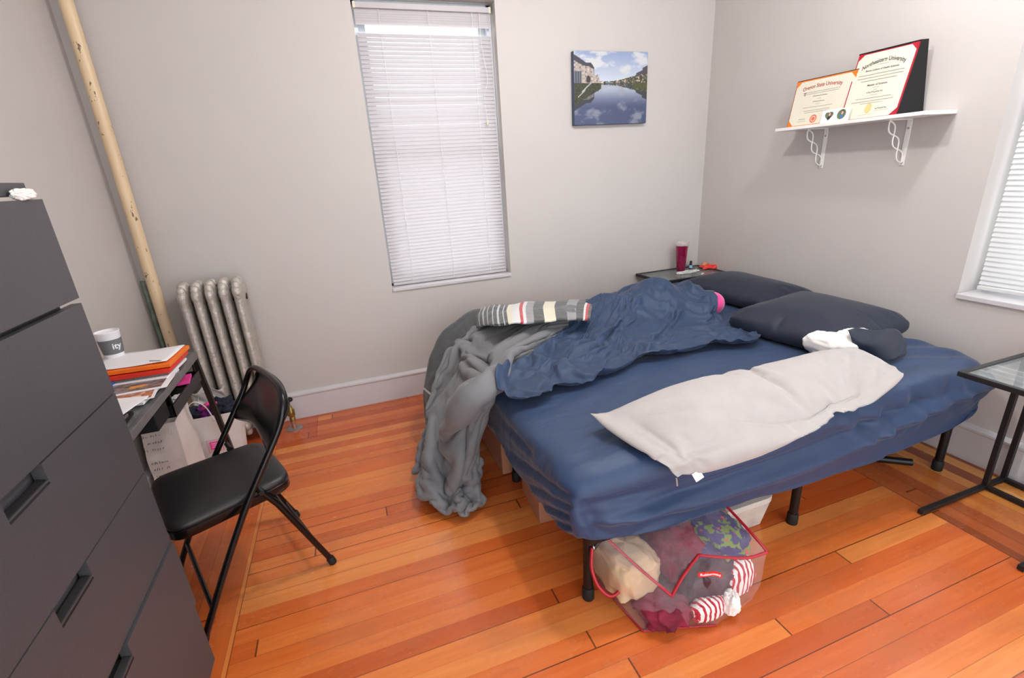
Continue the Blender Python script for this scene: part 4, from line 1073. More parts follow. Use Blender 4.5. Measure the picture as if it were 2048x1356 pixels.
side_table('black framed glass side table standing by the right hand wall near the camera', 2.285, .790, 'black side tables either side of the bed')
side_table('black framed glass side table in the far corner behind the pillows', 2.287, 2.835, 'black side tables either side of the bed')
TZ = .6225
tb = thing('tumbler', 'tall glittery magenta tumbler with clear lid on the corner table', 'tumbler', (2.275, 2.835, TZ))
# where the photo shows its foot
tp = at(1361, 541, 'z', TZ); tb.location = tp; tc_ = tuple(tp)
MB().lathe([(.001, 0), (.030, 0), (.0315, .003), (.044, .185), (.0445, .188), (.001, .188)], tc_, 36).build('cup_body', M['tumbler'], tb, smooth=40)
part_label(MB().lathe([(.0445, .186), (.0485, .188), (.0495, .200), (.0490, .212), (.046, .214), (.044, .206), (.001, .205)], tc_, 36).build('lid', M['lidclear'], tb, smooth=40), 'clear plastic lid')
p = at(1381, 537, 'z', TZ)
bt = thing('bottle', 'tiny dark bottle with pale blue label beside the magenta tumbler', 'bottle', p)
MB().lathe([(.001, 0), (.0115, 0), (.012, .002), (.012, .030), (.008, .037), (.006, .040), (.001, .040)], tuple(p), 20).build('bottle_body', M['black'], bt, smooth=40)
part_label(MB().lathe([(.0123, .006), (.0123, .027)], tuple(p), 20).build('label', mat('pale_blue_label', (150, 195, 225), .5), bt, smooth=40), 'pale blue label')
part_label(MB().lathe([(.0085, .038), (.0088, .056), (.007, .058), (.001, .058)], tuple(p), 18).build('cap', M['rubber'], bt, smooth=40), 'black ribbed cap')
c0 = at(1375, 546, 'z', TZ); pts = []
random.seed(3)
for k in range(70):
    a = k*.55; rr = .045+.025*math.sin(k*.37)+.012*math.sin(k*1.9)
    pts.append(Vector((c0.x+rr*1.5*math.cos(a)+.02*math.sin(k*.21), c0.y+rr*.55*math.sin(a), TZ+.003+.003*(1+math.sin(k*1.3))+k*.00008)))
o = MB().tube(curve(pts, 360), .0017, 6).build('charging_cable', M['cord'], smooth='all'); tag(o, 'white charging cable in a loose tangle on the corner table', 'cable')
p = at(1403, 549, 'z', TZ)
o = MB().box((p.x+.01, p.y, TZ+.005), (.03, .012, .009), .5).build('cable_plug', M['cord'], bevel=.002); tag(o, 'small white cable plug at the edge of the corner table', 'plug')
# red packet
PK = [at(a, b_, 'z', z) for a, b_, z in ((1398, 535, TZ+.004), (1418, 541, TZ+.004), (1437, 541, TZ+.004), (1437, 529, TZ+.004))]
q0 = at(1418, 537, 'z', TZ)
def packet(u, v):
    x = -.065+.13*u; y = -.045+.09*v
    z = .010+.030*math.exp(-((u-.35)/.22)**2)+.024*math.exp(-((u-.85)/.15)**2)*(1-v*.4)+.004*fbm(x*20, y*20, 1, 1, 3)
    z *= smooth(0, .12, v)*smooth(1, .88, v)*.8+.2
    return Vector((q0.x+.002+x*.92+y*.3, q0.y+.01+y-x*.25, TZ+z))
pk_ = MB().grid(packet, 30, 20).build('snack_packet', M['red'], smooth=30, solid=.0015); tag(pk_, 'crumpled shiny red snack packet with gold print on corner table', 'packet')
gl = MB()
for i in range(5):
    gl.tube([packet(.16+.1*k/4+.05*i*.0+.0+.07*k/4, .25+.12*i)+Vector((0, 0, .002)) for k in range(5)], .0014, 5)
part_label(gl.build('packet_print', M['gold'], pk_), 'gold printed lines')
q1 = at(1404, 528, 'z', TZ)
o = MB().hexa([Vector((q1.x+x, q1.y+y, TZ+z)) for x, y, z in ((-.03, -.02, .001), (.04, -.02, .001), (.04, .03, .001), (-.03, .03, .001), (-.03, -.02, .018), (.04, -.02, .012), (.04, .03, .026), (-.03, .03, .020))]).build('small_box', M['black'], bevel=.003); tag(o, 'small black box lying behind the red packet on corner table', 'box')
o = MB().tube(curve([(2.50, 2.98, TZ+.004), (2.42, 2.97, TZ+.02), (2.36, 2.95, TZ+.006), (2.33, 2.93, TZ+.004)], 20), .002, 6).build('charging_cable', M['black'], smooth='all'); tag(o, 'thin black cable curving over the back of the corner table', 'cable')

# ------------------------------------------------------------------ picture on the back wall
PX0, PX1, PZ0, PZ1 = 1.508, 2.043, 1.653, 2.072
cvs = thing('canvas_picture', 'square canvas photograph of a river town hanging on back wall', 'picture', ((PX0+PX1)/2, YB, (PZ0+PZ1)/2))
MB().span((PX0, YB-.036, PZ0), (PX1, YB-.001, PZ1)).build('canvas', mat('dark_blue_canvas_edge', (70, 84, 110), .8), cvs, bevel=.002)
N1, N2 = 190, 150
def inpoly(x, y, P):
    ins = False
    for i in range(len(P)):
        x1, y1 = P[i]; x2, y2 = P[(i+1) % len(P)]
        if (y1 > y) != (y2 > y) and x < (x2-x1)*(y-y1)/(y2-y1)+x1: ins = not ins
    return ins
def mixc(a, b_, f): return tuple(p*(1-f)+q*f for p, q in zip(a, b_))
def town(x, y):
    """x to the right, y up, 0..1; horizon at .575. Returns sRGB or None for sky"""
    n = noise.noise(Vector((x*40, y*40, 1)))
    L1 = [(0, .30), (0, .96), (.06, .92), (.16, .85), (.22, .85), (.265, .79), (.265, .68), (.32, .69), (.345, .60), (.36, .575), (.36, .54)]
    if inpoly(x, y, L1) and y > .50:
        roof = inpoly(x, y, [(0, .88), (0, .97), (.07, .92), (.16, .86), (.22, .86), (.27, .80), (.26, .76), (.20, .80), (.12, .81)])
        if roof: return (62, 60, 72)
        if (.26 < x < .33) and y > .68: return (70, 66, 72)
        if x < .10 and y < .74: 
            return (64, 70, 82) if (int(x*60) % 2) else (104, 110, 118)
        if ((x-.19)/.028)**2+((y-.63)/.05)**2 < 1 or (.165 < x < .215 and .58 < y < .63): return (60, 50, 50)
        if (.04 < x < .08) and .58 < y < .66: return (60, 60, 68)
        if int(x*55) % 4 == 0 and int(y*50) % 3 == 0: return (120, 105, 100)
        return mixc((192, 181, 172), (150, 138, 134), .5+n)
    if y < .60 and x < .42 and y > .50:
        return (206, 190, 170) if .27 < x < .39 and y > .54 else mixc((48, 50, 36), (86, 84, 54), .5+n)
    hz = .60+.10*smooth(.45, 1, x)+.012*n
    if x > .34 and y < hz and y > .575:
        if x < .5: return (96, 116, 140) if y > .59 else (120, 130, 120)
        m_ = noise.noise(Vector((int(x*70)*1.7, int(y*60)*2.3, 3)))
        return (190, 168, 150) if m_ > .22 else ((60, 68, 52) if m_ < .05 else (112, 102, 90))
    if x > .84 and y < .79-.5*(1-x) + (.03 if x > .93 else 0) and y > .56:
        return (74, 72, 78) if noise.noise(Vector((int(x*60), int(y*40), 5))) < .2 else (150, 138, 128)
    return None
def paintc(x, y):
    H0 = .575
    def sky(x, y, dark):
        t = (y-H0)/(1-H0)
        c = mixc((198, 206, 216), (140, 156, 190), max(0, min(1, t*1.1)))
        cl = noise.fractal(Vector((x*3.2+2, y*5.0, 4)), .9, 2.1, 5)+.25*(1-x)
        c = mixc(c, (206, 206, 208), smooth(-.08, .30, cl)*.9)
        return c
    if y >= H0:
        c = town(x, y)
        return c or sky(x, y, 0)
    # banks
    b1 = H0-.10*(1-x/.45) if x < .45 else H0
    if x < .36 and y > .50-.42*(.36-x)/.36*.55: 
        n = noise.noise(Vector((x*50, y*50, 2)))
        if abs(y-(.475+.14*(x-.12)/.14)) < .010 and .10 < x < .26: return (176, 176, 178)
        if abs(y-(.395+.10*(x-.06)/.1)) < .008 and .05 < x < .15: return (170, 172, 176)
        return mixc((40, 44, 36), (76, 78, 50), .5+n)
    if x > .80 and y > .50-(x-.8)*.1: return mixc((62, 72, 44), (92, 88, 60), .5+noise.noise(Vector((x*50, y*50, 2))))
    ym = H0+(H0-y)*1.02
    c = town(x, ym)
    if c: return mixc(c, (48, 56, 62), .5)
    t = (H0-y)/H0
    s_ = mixc((176, 184, 198), (72, 82, 112), smooth(0, .62, t))
    cl = noise.fractal(Vector((x*3.4+2, ym*4.2, 4)), .9, 2.1, 5)+.12*(1-x)
    s_ = mixc(s_, (150, 152, 162), smooth(-.02, .4, cl)*.7)
    return s_
mb = MB().grid(lambda u, v: Vector((PX0+.001+(PX1-PX0-.002)*u, YB-.0368, PZ0+.001+(PZ1-PZ0-.002)*v)), N1, N2)
pic = mb.build('printed_image', M['print'], cvs); ca = pic.data.color_attributes.new('Col', 'FLOAT_COLOR', 'POINT')
for j in range(N2+1):
    for i in range(N1+1):
        ca.data[j*(N1+1)+i].color = lin(tuple(max(0, min(255, k)) for k in paintc(i/N1, j/N2)))

# ------------------------------------------------------------------ wall shelf, certificates
SZ, SX = 1.520, 2.38       # underside height, front edge
shy0, shy1 = 1.472, 2.232
sh = thing('wall_shelf', 'white wall shelf on two scrollwork brackets holding two certificates', 'shelf', ((SX+XR)/2, (shy0+shy1)/2, SZ))
MB().span((SX, shy0, SZ), (XR-.001, shy1, SZ+.016)).build('board', M['shelf'], sh, bevel=.002)
for by in (1.655, 2.075):
    b = MB(); zt, zb = SZ, SZ-.205
    b.span((XR-.004, by-.011, zb), (XR-.0005, by+.011, zt)); b.span((SX+.045, by-.011, zt-.004), (XR, by+.011, zt))
    br = b.build('bracket', M['shelf'], sh, bevel=.0008)
    A, B_ = Vector((SX+.062, by, zt-.006)), Vector((XR-.008, by, zb+.012))
    d_ = B_-A; nn = Vector((d_.z, 0, -d_.x)).normalized()
    for s_ in (1, -1):
        MB().tube([A+d_*t+nn*(s_*.020*math.sin(t*PI*3)) for t in [k/48 for k in range(49)]], .0032, 8).build('scroll', M['shelf'], br, smooth='all')
    for z in (zb+.012, zb+.165):
        part_label(MB().lathe([(.0048, 0), (.0048, .002), (.002, .003)], (XR-.004, by, z), 12, Matrix.Rotation(-PI/2, 3, 'Y')).build('screw', M['steel'], br, smooth=40), 'dark screw head')
TZS = SZ+.0162
class Leaf:
    """a board leaning back: origin at bottom left as the room sees it, u along -y (to the viewer's right), w up the lean"""
    def __init__(s, x0, y0, w, h, lean, yaw=0, wedge=0):
        s.o = Vector((x0, y0, TZS)); a = math.radians(yaw)
        s.u = Vector((math.sin(a)*-1, -math.cos(a), 0)); s.w, s.h = w, h
        l = math.radians(lean); bk = Vector((math.cos(a), -math.sin(a), 0))
        s.up = (Vector((0, 0, 1))*math.cos(l)+bk*math.sin(l)).normalized(); s.n = s.u.cross(s.up).normalized()
        if s.n.x > 0: s.n = -s.n
    def P(s, x, y, d=0): return s.o+s.u*x+s.up*y+s.n*d
    def slab(s, x0, y0, x1, y1, d0, d1): return MB().hexa([s.P(x, y, d) for d in (d0, d1) for x, y in ((x0, y0), (x1, y0), (x1, y1), (x0, y1))])
    def tri(s, pts, d): return MB().add([s.P(x, y, d) for x, y in pts], [tuple(range(len(pts)))])
def lines(L, rows, name, m, parent, seed):
    random.seed(seed)
    for cx, y, w, h in rows:
        x = cx-w/2; mb = MB(); pts = []
        while x < cx+w/2:      # one running stroke per row, rising and falling like small script
            ww = min(random.uniform(.8, 2.6)*h, cx+w/2-x); n = max(2, int(ww/(h*.35)))
            for k in range(n): pts.append((x+k*ww/n, y+h*(.15 if k % 2 else random.choice((.5, .55, .9)))))
            x += ww+h*.35; pts.append((x-h*.3, y+.1*h))
        t = h*.13
        if len(pts) < 3: continue
        vs = [L.P(a, b_+o_, .0016) for a, b_ in pts for o_ in (-t, t)]
        mb.add(vs, [(2*k, 2*k+2, 2*k+3, 2*k+1) for k in range(len(pts)-1)])
        part_label(mb.build('text_line', m, parent), 'line of small dark script')
# left certificate, orange corners
y_a, y_b = at(1574, 258, 'x', 2.44).y, at(1692, 236, 'x', 2.44).y
L = Leaf(2.437, y_a, y_a-y_b, .235, 10)
c1 = thing('certificate', 'landscape university certificate with orange corners at left end of shelf', 'certificate', L.P(L.w/2, 0))
L.slab(0, 0, L.w, L.h, -.006, 0).build('cover', M['black'], c1)
part_label(L.slab(.003, .003, L.w-.003, L.h-.004, .0, .0008).build('orange_backing', M['orange'], c1), 'bright orange backing')
wv, hv = L.w, L.h
k = .03
part_label(L.slab(.005, .006, wv-.009, hv-.010, .0008, .0012).build('sheet', M['parch'], c1), 'cream certificate sheet')
for px_, py_, sx, sy in ((.003, .003, 1, 1), (wv-.004, .003, -1, 1), (.003, hv-.005, 1, -1), (wv-.004, hv-.005, -1, -1)):
    MB().add([L.P(px_, py_, .0018), L.P(px_+sx*.034, py_, .0018), L.P(px_, py_+sy*.034, .0018)], [(0, 1, 2)]).build('corner', M['orange'], c1)
F = lambda x, y, d: L.P(wv*.47+x, hv*.80+y, .0016+d)
text_mesh('Oregon State University', .026, F, 'heading', M['inkred'], c1, arch=.9, bold=.0005, width=wv*.66)
lines(L, [(wv*.47, hv*.70, wv*.62, .005), (wv*.47, hv*.665, wv*.60, .005), (wv*.47, hv*.60, wv*.24, .009), (wv*.47, hv*.545, wv*.06, .004), (wv*.47, hv*.485, wv*.20, .008), (wv*.47, hv*.44, wv*.08, .004),
          (wv*.47, hv*.38, wv*.50, .005), (wv*.47, hv*.31, wv*.44, .005), (wv*.47, hv*.27, wv*.40, .005), (wv*.25, hv*.10, wv*.16, .004), (wv*.25, hv*.14, wv*.12, .007)], 'script', M['ink'], c1, 2)
text_mesh('T', .022, lambda x, y, d: L.P(wv*.20+x, hv*.645+y, .0016+d), 'initial_letter', M['ink'], c1, bold=.0006)
sc_ = [(math.cos(2*PI*k/32), math.sin(2*PI*k/32)) for k in range(32)]
o = MB().add([L.P(wv*.455+r*x, hv*.135+r*y, .002) for r in (.020, .014) for x, y in sc_], [(k, (k+1) % 32, 32+(k+1) % 32, 32+k) for k in range(32)]).build('seal', M['seal_orange'], c1); part_label(o, 'orange ring seal')
MB().add([L.P(wv*.455+.010*x, hv*.135+.010*y, .002) for x, y in sc_], [tuple(range(32))]).build('seal_centre', M['seal_orange'], o)
# right certificate in a tented red and black folder
y_c, y_d = at(1697, 238, 'x', 2.43).y, at(1788, 226, 'x', 2.43).y
y_c = at(1690, 237, 'x', 2.46).y
L = Leaf(2.425, y_c, y_c-y_d, .300, 13)
y_top_r = at(1817, 78, 'x', 2.49)
wv, hv = L.w+.012, .298
L.w = wv
c2 = thing('certificate', 'larger university certificate in tented dark red folder at right of shelf', 'certificate', L.P(wv/2, 0))
part_label(L.slab(-.002, 0, wv+.002, hv+.003, -.006, -.001).build('cover', M['clarit'], c2), 'dark red folder lining')
part_label(L.slab(-.003, hv+.000, wv+.003, hv+.006, -.008, .001).build('cover_edge', M['black'], c2), 'black folder edge')
part_label(L.slab(.004, .004, wv-.006, hv-.005, -.001, .0004).build('sheet', M['parch'], c2), 'cream certificate sheet')
for px_, py_, sx, sy in ((wv, .002, -1, 1), (.0, hv, 1, -1), (wv, hv, -1, -1)):
    MB().add([L.P(px_, py_, .0012), L.P(px_+sx*.034, py_, .0012), L.P(px_, py_+sy*.034, .0012)], [(0, 1, 2)]).build('corner', M['clarit'], c2)
# right flank of the tent: black flap swung back to the wall
top = L.P(wv+.003, hv+.006, 0); bot = L.P(wv+.003, 0, 0)
fl = MB().hexa([bot, bot+Vector((.004, -.002, 0)), Vector((XR-.012, y_d-.035, TZS)), Vector((XR-.016, y_d-.033, TZS)), top, top+Vector((.004, -.002, 0)), Vector((XR-.05, top.y-.006, top.z+.002)), Vector((XR-.054, top.y-.004, top.z+.002))])
part_label(fl.build('back_flap', M['dark'], c2), 'black back flap of the folder')
F = lambda x, y, d: L.P(wv*.50+x, hv*.83+y, .0010+d)
text_mesh('Northeastern University', .026, F, 'heading', M['ink'], c2, arch=2.6, bold=.0005, width=wv*.74)
text_mesh('Bouve College of Health Sciences', .011, lambda x, y, d: L.P(wv*.50+x, hv*.715+y, .001+d), 'college_line', M['ink'], c2, bold=.0002, width=wv*.56)
text_mesh('Master of Science', .012, lambda x, y, d: L.P(wv*.50+x, hv*.49+y, .001+d), 'degree_line', M['ink'], c2, bold=.0002, width=wv*.34)
lines(L, [(wv*.5, hv*.79, wv*.2, .004), (wv*.5, hv*.655, wv*.78, .006), (wv*.5, hv*.61, wv*.78, .006), (wv*.5, hv*.565, wv*.62, .006), (wv*.5, hv*.455, wv*.12, .003), (wv*.5, hv*.42, wv*.06, .004), (wv*.5, hv*.38, wv*.28, .009), (wv*.5, hv*.345, wv*.12, .003),
          (wv*.5, hv*.30, wv*.62, .005), (wv*.5, hv*.255, wv*.74, .005), (wv*.5, hv*.225, wv*.4, .004), (wv*.72, hv*.10, wv*.26, .003), (wv*.70, hv*.125, wv*.2, .009), (wv*.45, hv*.055, wv*.24, .003)], 'script', M['ink'], c2, 5)
part_label(MB().add([L.P(wv*.48+.016*x, hv*.15+.022*y, .0014) for x, y in sc_], [tuple(range(32))]).build('seal', M['gold'], c2), 'pale gold oval seal')
# folded card with two small photographs
y_e, y_f = at(1641, 246, 'x', 2.41).y, at(1697, 237, 'x', 2.41).y
L = Leaf(2.405, y_e, y_e-y_f, .062, 12)
c3 = thing('photo_card', 'small white card with two cut out portrait photos propped before certificates', 'card', L.P(L.w/2, 0))
wv, hv = L.w, L.h
L.slab(0, 0, wv, hv, -.001, 0).build('card', M['paper'], c3)
heart = [(math.sin(t)**3, (13*math.cos(t)-5*math.cos(2*t)-2*math.cos(3*t)-math.cos(4*t))/16) for t in [2*PI*k/40 for k in range(40)]]
Mg, Mh, Mj, Mb_ = mat('photo_green', (96, 110, 84), .4), mat('photo_dark_hair', (52, 38, 34), .4), mat('photo_dark_suit', (36, 38, 48), .4), mat('photo_blue_shirt', (60, 110, 170), .4)
for cx, shape, cl in ((.27, heart, Mj), (.72, [(x*1.0, y*1.0) for x, y in sc_], Mb_)):
    h_ = MB().add([L.P(wv*cx+x*.0225, hv*.54+y*.0235, .0006) for x, y in shape], [tuple(range(len(shape)))]).build('portrait_photo', Mg, c3)
    MB().add([L.P(wv*cx+p, hv*q, .0012) for p, q in ((-.006, .34), (.004, .20), (.012, .36), (.012, .5), (.004, .56), (-.002, .5))], [(0, 1, 2, 3, 4, 5)]).build('clothes', cl, h_)
    MB().add([L.P(wv*cx+.004+x*.0085, hv*.66+y*.0095, .0014) for x, y in sc_], [tuple(range(32))]).build('hair', Mh, h_)
    MB().add([L.P(wv*cx+.004+x*.006, hv*.63+y*.0078, .0017) for x, y in sc_], [tuple(range(32))]).build('face', M['skin'], h_)

# ------------------------------------------------------------------ storage under the bed
# clear plastic box with a cloudy lid, standing behind the zipped bag
bx0, bx1, by0, by1, bh = 1.08, 1.42, 1.12, 1.50, .158
bn = thing('storage_box', 'cloudy white lidded plastic storage box under the bed behind clear bag', 'storage box', ((bx0+bx1)/2, (by0+by1)/2, 0))
def tub(mb, i, z0, z1, x0, x1, y0, y1, t):
    mb.hexa([(x0+i, y0+i, z0), (x1-i, y0+i, z0), (x1-i, y0+i+t, z0), (x0+i, y0+i+t, z0), (x0, y0, z1), (x1, y0, z1), (x1, y0+t, z1), (x0, y0+t, z1)])
    mb.hexa([(x0+i, y1-i-t, z0), (x1-i, y1-i-t, z0), (x1-i, y1-i, z0), (x0+i, y1-i, z0), (x0, y1-t, z1), (x1, y1-t, z1), (x1, y1, z1), (x0, y1, z1)])
    mb.hexa([(x0+i, y0+i+t, z0), (x0+i+t, y0+i+t, z0), (x0+i+t, y1-i-t, z0), (x0+i, y1-i-t, z0), (x0, y0+t, z1), (x0+t, y0+t, z1), (x0+t, y1-t, z1), (x0, y1-t, z1)])
    mb.hexa([(x1-i-t, y0+i+t, z0), (x1-i, y0+i+t, z0), (x1-i, y1-i-t, z0), (x1-i-t, y1-i-t, z0), (x1-t, y0+t, z1), (x1, y0+t, z1), (x1, y1-t, z1), (x1-t, y1-t, z1)])
b = MB(); tub(b, .02, .006, bh-.02, bx0+.012, bx1-.012, by0+.012, by1-.012, .003); b.span((bx0+.032, by0+.032, .002), (bx1-.032, by1-.032, .006))
b.build('tub', M['binclear'], bn)
def rr(x0, x1, y0, y1, r, n=6):
    return [(cx+r*math.cos(a), cy+r*math.sin(a)) for cx, cy, a0 in ((x1-r, y1-r, 0), (x0+r, y1-r, PI/2), (x0+r, y0+r, PI), (x1-r, y0+r, 1.5*PI)) for a in [a0+PI/2*k/n for k in range(n+1)]]
b = MB().prism(rr(bx0, bx1, by0, by1, .045), bh-.030, bh-.006); b.prism(rr(bx0+.03, bx1-.03, by0+.03, by1-.03, .03), bh-.006, bh-.002)
b.build('lid', M['binlid'], bn, bevel=.004)
part_label(MB().prism(rr(bx0+.045, bx1-.045, by0+.045, by0+.062, .008), bh-.0025, bh-.0012).build('lid_groove_shade', M['greymetal'], bn), 'grey strip painted as the shade of a lid groove')  # no groove is cut; its shade is a grey strip on the lid
o = MB().span((bx0+.06, by0+.06, .008), (bx1-.06, by1-.06, .085)).build('folded_blanket', M['plush'], bevel=.015); tag(o, 'pale folded blanket inside the cloudy storage box under the bed', 'blanket')
# tan boxes at the foot
o = MB().box((.67, 2.09, .120), (.26, .40, .235), .0).build('cardboard_box', M['tanbox'], bevel=.006); tag(o, 'tan cardboard box under bed foot behind the hanging comforter', 'box')
o = MB().box((.70, 1.62, .055), (.24, .24, .11), -.05).build('cardboard_box', M['tanbox'], bevel=.006); tag(o, 'low tan cardboard box on floor behind the nearest bed leg', 'box')

# zipped clear vinyl bag
b0 = {'FL': at(1285, 1262, 'z', .004), 'FM': at(1432, 1250, 'z', .004), 'FR': at(1500, 1196, 'z', .004), 'BL': Vector((.640, 1.21, .004)), 'BR': Vector((1.13, 1.22, .004))}
t0 = {'FL': at(1343, 1193, 'z', .125), 'FK': at(1397, 1110, 'z', .225), 'FR': at(1535, 1104, 'z', .225), 'BL': at(1188, 1078, 'z', .262), 'BR': at(1448, 1008, 'z', .255)}
bagc = thing('storage_bag', 'clear zipped vinyl bag with red piping full of clothes under bed', 'storage bag', (b0['FL']+b0['BR'])/2)
bagc.location.z = 0
def quadgrid(mb, A, B, C, D, bulge, nrm, nu=22, nv=18, seed=0, wr=.006):
    nrm = Vector(nrm).normalized()
    def fn(u, v):
        p = (A*(1-u)+B*u)*(1-v)+(D*(1-u)+C*u)*v
        e = (4*u*(1-u)*4*v*(1-v))**.5
        q = p+nrm*(bulge*e+wr*noise.fractal(Vector((p.x*14+seed, p.y*14, p.z*14)), .9, 2.1, 3)*e+.008*e*(1-abs(noise.noise(Vector((p.x*9+p.z*7+seed, p.y*9, p.z*5)))))**4)
        return Vector((q.x, q.y, max(.003, q.z)))
    mb.grid(fn, nu, nv)
FMt = t0['FL']*.45+t0['FR']*.55; FMt = t0['FK']
vb = MB()
quadgrid(vb, b0['FL'], b0['FM'], FMt, t0['FL'], .012, (-.1, -1, .2), seed=1)
quadgrid(vb, b0['FM'], b0['FR'], t0['FR'], FMt, .030, (.3, -1, 0), seed=2)
quadgrid(vb, b0['FR'], b0['BR'], t0['BR'], t0['FR'], .02, (1, 0, 0), seed=3)
quadgrid(vb, b0['BL'], b0['FL'], t0['FL'], t0['BL'], .02, (-1, -.2, .1), seed=4)
quadgrid(vb, b0['BR'], b0['BL'], t0['BL'], t0['BR'], .01, (0, 1, 0), seed=5)
vb.build('vinyl_body', M['vinylclear'], bagc, smooth='all')
lid = MB()
TK = t0['FK']
quadgrid(lid, t0['FL'], TK, (t0['BL']+t0['BR'])/2, t0['BL'], .012, (0, 0, 1), seed=6)
quadgrid(lid, TK, t0['FR'], t0['BR'], (t0['BL']+t0['BR'])/2, .016, (0, 0, 1), seed=7)
lid.build('vinyl_lid', M['vinylclear'], bagc, smooth='all')
def pipe_(pts, r=.0055): return MB().tube(curve(pts, 30), r, 8, flat=.7).build('piping', M['piping'], bagc, smooth='all')
def sagc(A, B, s, n=4): return [A*(1-t)+B*t+Vector((0, 0, -s*4*t*(1-t))) for t in [k/n for k in range(n+1)]]
pipe_(sagc(t0['BL']+Vector((.03, .02, .006)), t0['FL']+Vector((0, 0, .004)), .006))
pipe_([t0['FL'], t0['FL']*.6+TK*.4+Vector((0, 0, .012)), TK])
pipe_([TK, TK*.65+t0['FR']*.35+Vector((0, -.006, -.008)), TK*.3+t0['FR']*.7+Vector((.0, -.010, -.010)), t0['FR']])
pipe_(sagc(t0['FR'], t0['BR'], -.004))
pipe_(sagc(b0['BL'], b0['FL'], -.002), .004); pipe_(sagc(b0['FL'], b0['FM'], -.002), .004)
hd = [at(a, b_, 'z', z)+Vector((-.012, -.006, 0)) for a, b_, z in ((1189, 1090, .235), (1188, 1130, .18), (1200, 1165, .13), (1222, 1186, .10), (1240, 1180, .10), (1254, 1158, .125))]
part_label(MB().tube(curve(hd, 40), .0058, 10).build('cord_handle', M['piping'], bagc, smooth='all'), 'red cord carrying handle')
for a, b_, z in ((1189, 1090, .235), (1254, 1157, .128)):
    p = at(a, b_, 'z', z)+Vector((-.010, -.006, 0))
    part_label(MB().lathe([(.005, -.002), (.010, -.002), (.011, .002), (.005, .002)], p, 16, Matrix.Rotation(PI/2, 3, 'Y')).build('eyelet', M['steel'], bagc, smooth=40), 'metal eyelet')
# curved red maker's tag on the front
pA, pB = at(1390, 1142, 'y', .862), at(1437, 1146, 'y', .862)
def mk(x, y, d):
    u = (x+.5); p = pA*(1-u)+pB*u
    return Vector((p.x, p.y-.014-d, p.z+y+.006*math.sin(u*PI)-.003*math.sin(u*2*PI)))
tg_ = MB().grid(lambda u, v: mk(u-.5, (v-.5)*.018, 0), 20, 4).build('brand_tag', M['label_red'], bagc, smooth='all'); part_label(tg_, 'wavy red maker tag')
text_mesh('Rubbermaid', .012, lambda x, y, d: mk(x/.055*.9, y-.004, .001), 'tag_lettering', M['paper'], tg_, bold=.0003, width=.052)
# contents
def floral():
    m = bpy.data.materials.new('purple_green_floral_fabric'); m.use_nodes = True; t = NT(m); b = t.n['Principled BSDF']; v = t.obj()
    c = t.mix(t.ramp(t.noise(v, 26, 3), [(.52, (0, 0, 0, 1)), (.56, (1, 1, 1, 1))]), lin((66, 52, 110)), lin((120, 140, 60)))
    c = t.mix(t.ramp(t.noise(v, 41, 2), [(.64, (0, 0, 0, 1)), (.67, (1, 1, 1, 1))]), c, lin((210, 70, 90)))
    t.l.new(c, b.inputs['Base Color']); b.inputs['Roughness'].default_value = .8; return m
def striped():
    m = bpy.data.materials.new('red_white_striped_knit'); m.use_nodes = True; t = NT(m); b = t.n['Principled BSDF']
    sp = t.node('ShaderNodeSeparateXYZ'); t.l.new(t.obj(), sp.inputs[0])
    s_ = t.m('SINE', t.m('MULTIPLY', t.m('ADD', sp.outputs[0], t.m('MULTIPLY', sp.outputs[1], .35)), 340))
    t.l.new(t.mix(t.m('GREATER_THAN', s_, .2), lin((240, 228, 224)), lin((180, 40, 55))), b.inputs['Base Color']); b.inputs['Roughness'].default_value = .9; return m
M['floral'], M['stripe'] = floral(), striped()
M['plum'] = mat('plum_leather', (62, 28, 42), .5)
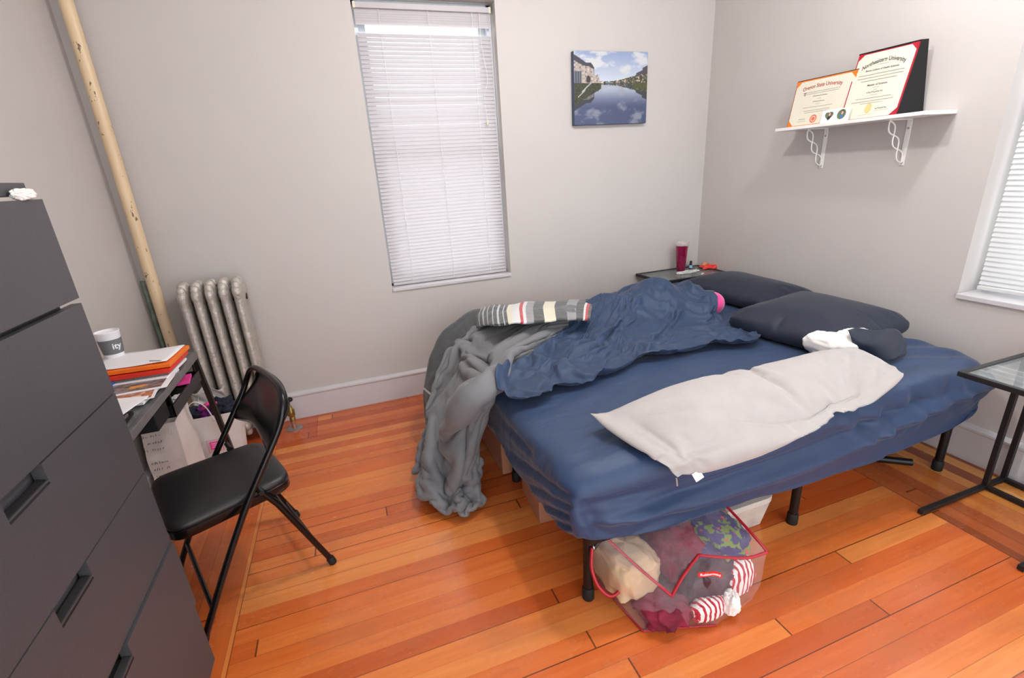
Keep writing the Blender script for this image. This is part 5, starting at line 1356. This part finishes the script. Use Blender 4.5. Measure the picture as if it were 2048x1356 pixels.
for nm, c, r, sd, m, am, lab, cat, bxy, fo_ in (
    ('canvas_tote', (.722, 1.10, .112), (.090, .118, .088), 3, 'cream', .10, 'cream canvas tote folded in the left of the clear bag', 'tote bag', .5, .10),
    ('folded_garment', (.775, .955, .040), (.085, .075, .045), 12, 'maroon', .15, 'crimson garment low in the left front corner of clear bag', 'clothing', .7, .16),
    ('folded_garment', (.885, 1.09, .150), (.085, .130, .095), 21, 'maroon', .12, 'dark red garment heaped at the back of the clear bag', 'clothing', .6, .14),
    ('folded_garment', (1.022, 1.07, .150), (.105, .150, .088), 33, 'floral', .10, 'purple and green floral garment at right of the clear bag', 'clothing', .55, .12),
    ('shoe', (.945, .955, .105), (.105, .060, .080), 40, 'plum', .15, 'dark maroon shoe behind the red tag in the clear bag', 'shoe', .7, .08),
    ('striped_sock', (.898, .892, .048), (.062, .032, .042), 51, 'stripe', .10, 'red and white striped sock at bottom front of clear bag', 'sock', .75, .08),
    ('striped_sock', (1.045, .928, .080), (.058, .036, .078), 55, 'stripe', .10, 'red and white striped sock at right side of clear bag', 'sock', .75, .10),
    ('fluffy_slipper', (.978, .878, .046), (.028, .030, .046), 60, 'whitecloth', .2, 'fluffy white slipper between the two striped socks', 'slipper', .8, .05)):
    o = cloth_lump(c, r, sd, amp=am, fr=1.3, flat=True, box=bxy, folds=fo_)
    for v_ in o.v: v_.z = max(.008, v_.z)
    o = o.build(nm, M[m], smooth='all'); tag(o, lab, cat)
# ------------------------------------------------------------------ light
def lamp(name, loc, energy, col, r):
    l = bpy.data.lights.new(name, 'POINT'); l.energy = energy; l.color = col; l.shadow_soft_size = r
    o = bpy.data.objects.new(name, l); COL.objects.link(o); o.location = loc; return o
lamp('ceiling_bulb', (1.86, 1.12, 2.5), 24, (.93, .97, 1), .06)
lamp('ceiling_bulb', (.90, 1.45, 2.5), 38, (1, .95, .90), .05)
def daylight(name, loc, to, sx, sy, energy, col):
    l = bpy.data.lights.new(name, 'AREA'); l.shape = 'RECTANGLE'; l.size = sx; l.size_y = sy; l.energy = energy; l.color = col
    o = bpy.data.objects.new(name, l); COL.objects.link(o); o.location = loc
    o.rotation_euler = (Vector(to)-Vector(loc)).to_track_quat('-Z', 'Y').to_euler(); return o
daylight('window_daylight', (.63, 4.1, .35), (.63, 3.1, 1.25), 1.5, .8, 13, (.93, .96, 1))
daylight('window_daylight', (4.0, .8, 1.6), (2.7, .8, 1.5), 2, 2, 14, (.93, .96, 1))
W = bpy.data.worlds.new('world'); S.world = W; W.use_nodes = True
W.node_tree.nodes['Background'].inputs[0].default_value = (.90, .96, 1, 1); W.node_tree.nodes['Background'].inputs[1].default_value = 2.55  # added fill: bright world light enters where the front wall is left out
vs = S.view_settings; S.display_settings.display_device = 'sRGB'; vs.view_transform = 'Standard'; vs.look = 'None'; vs.gamma = 1; vs.use_curve_mapping = False
vs.exposure = 0.24
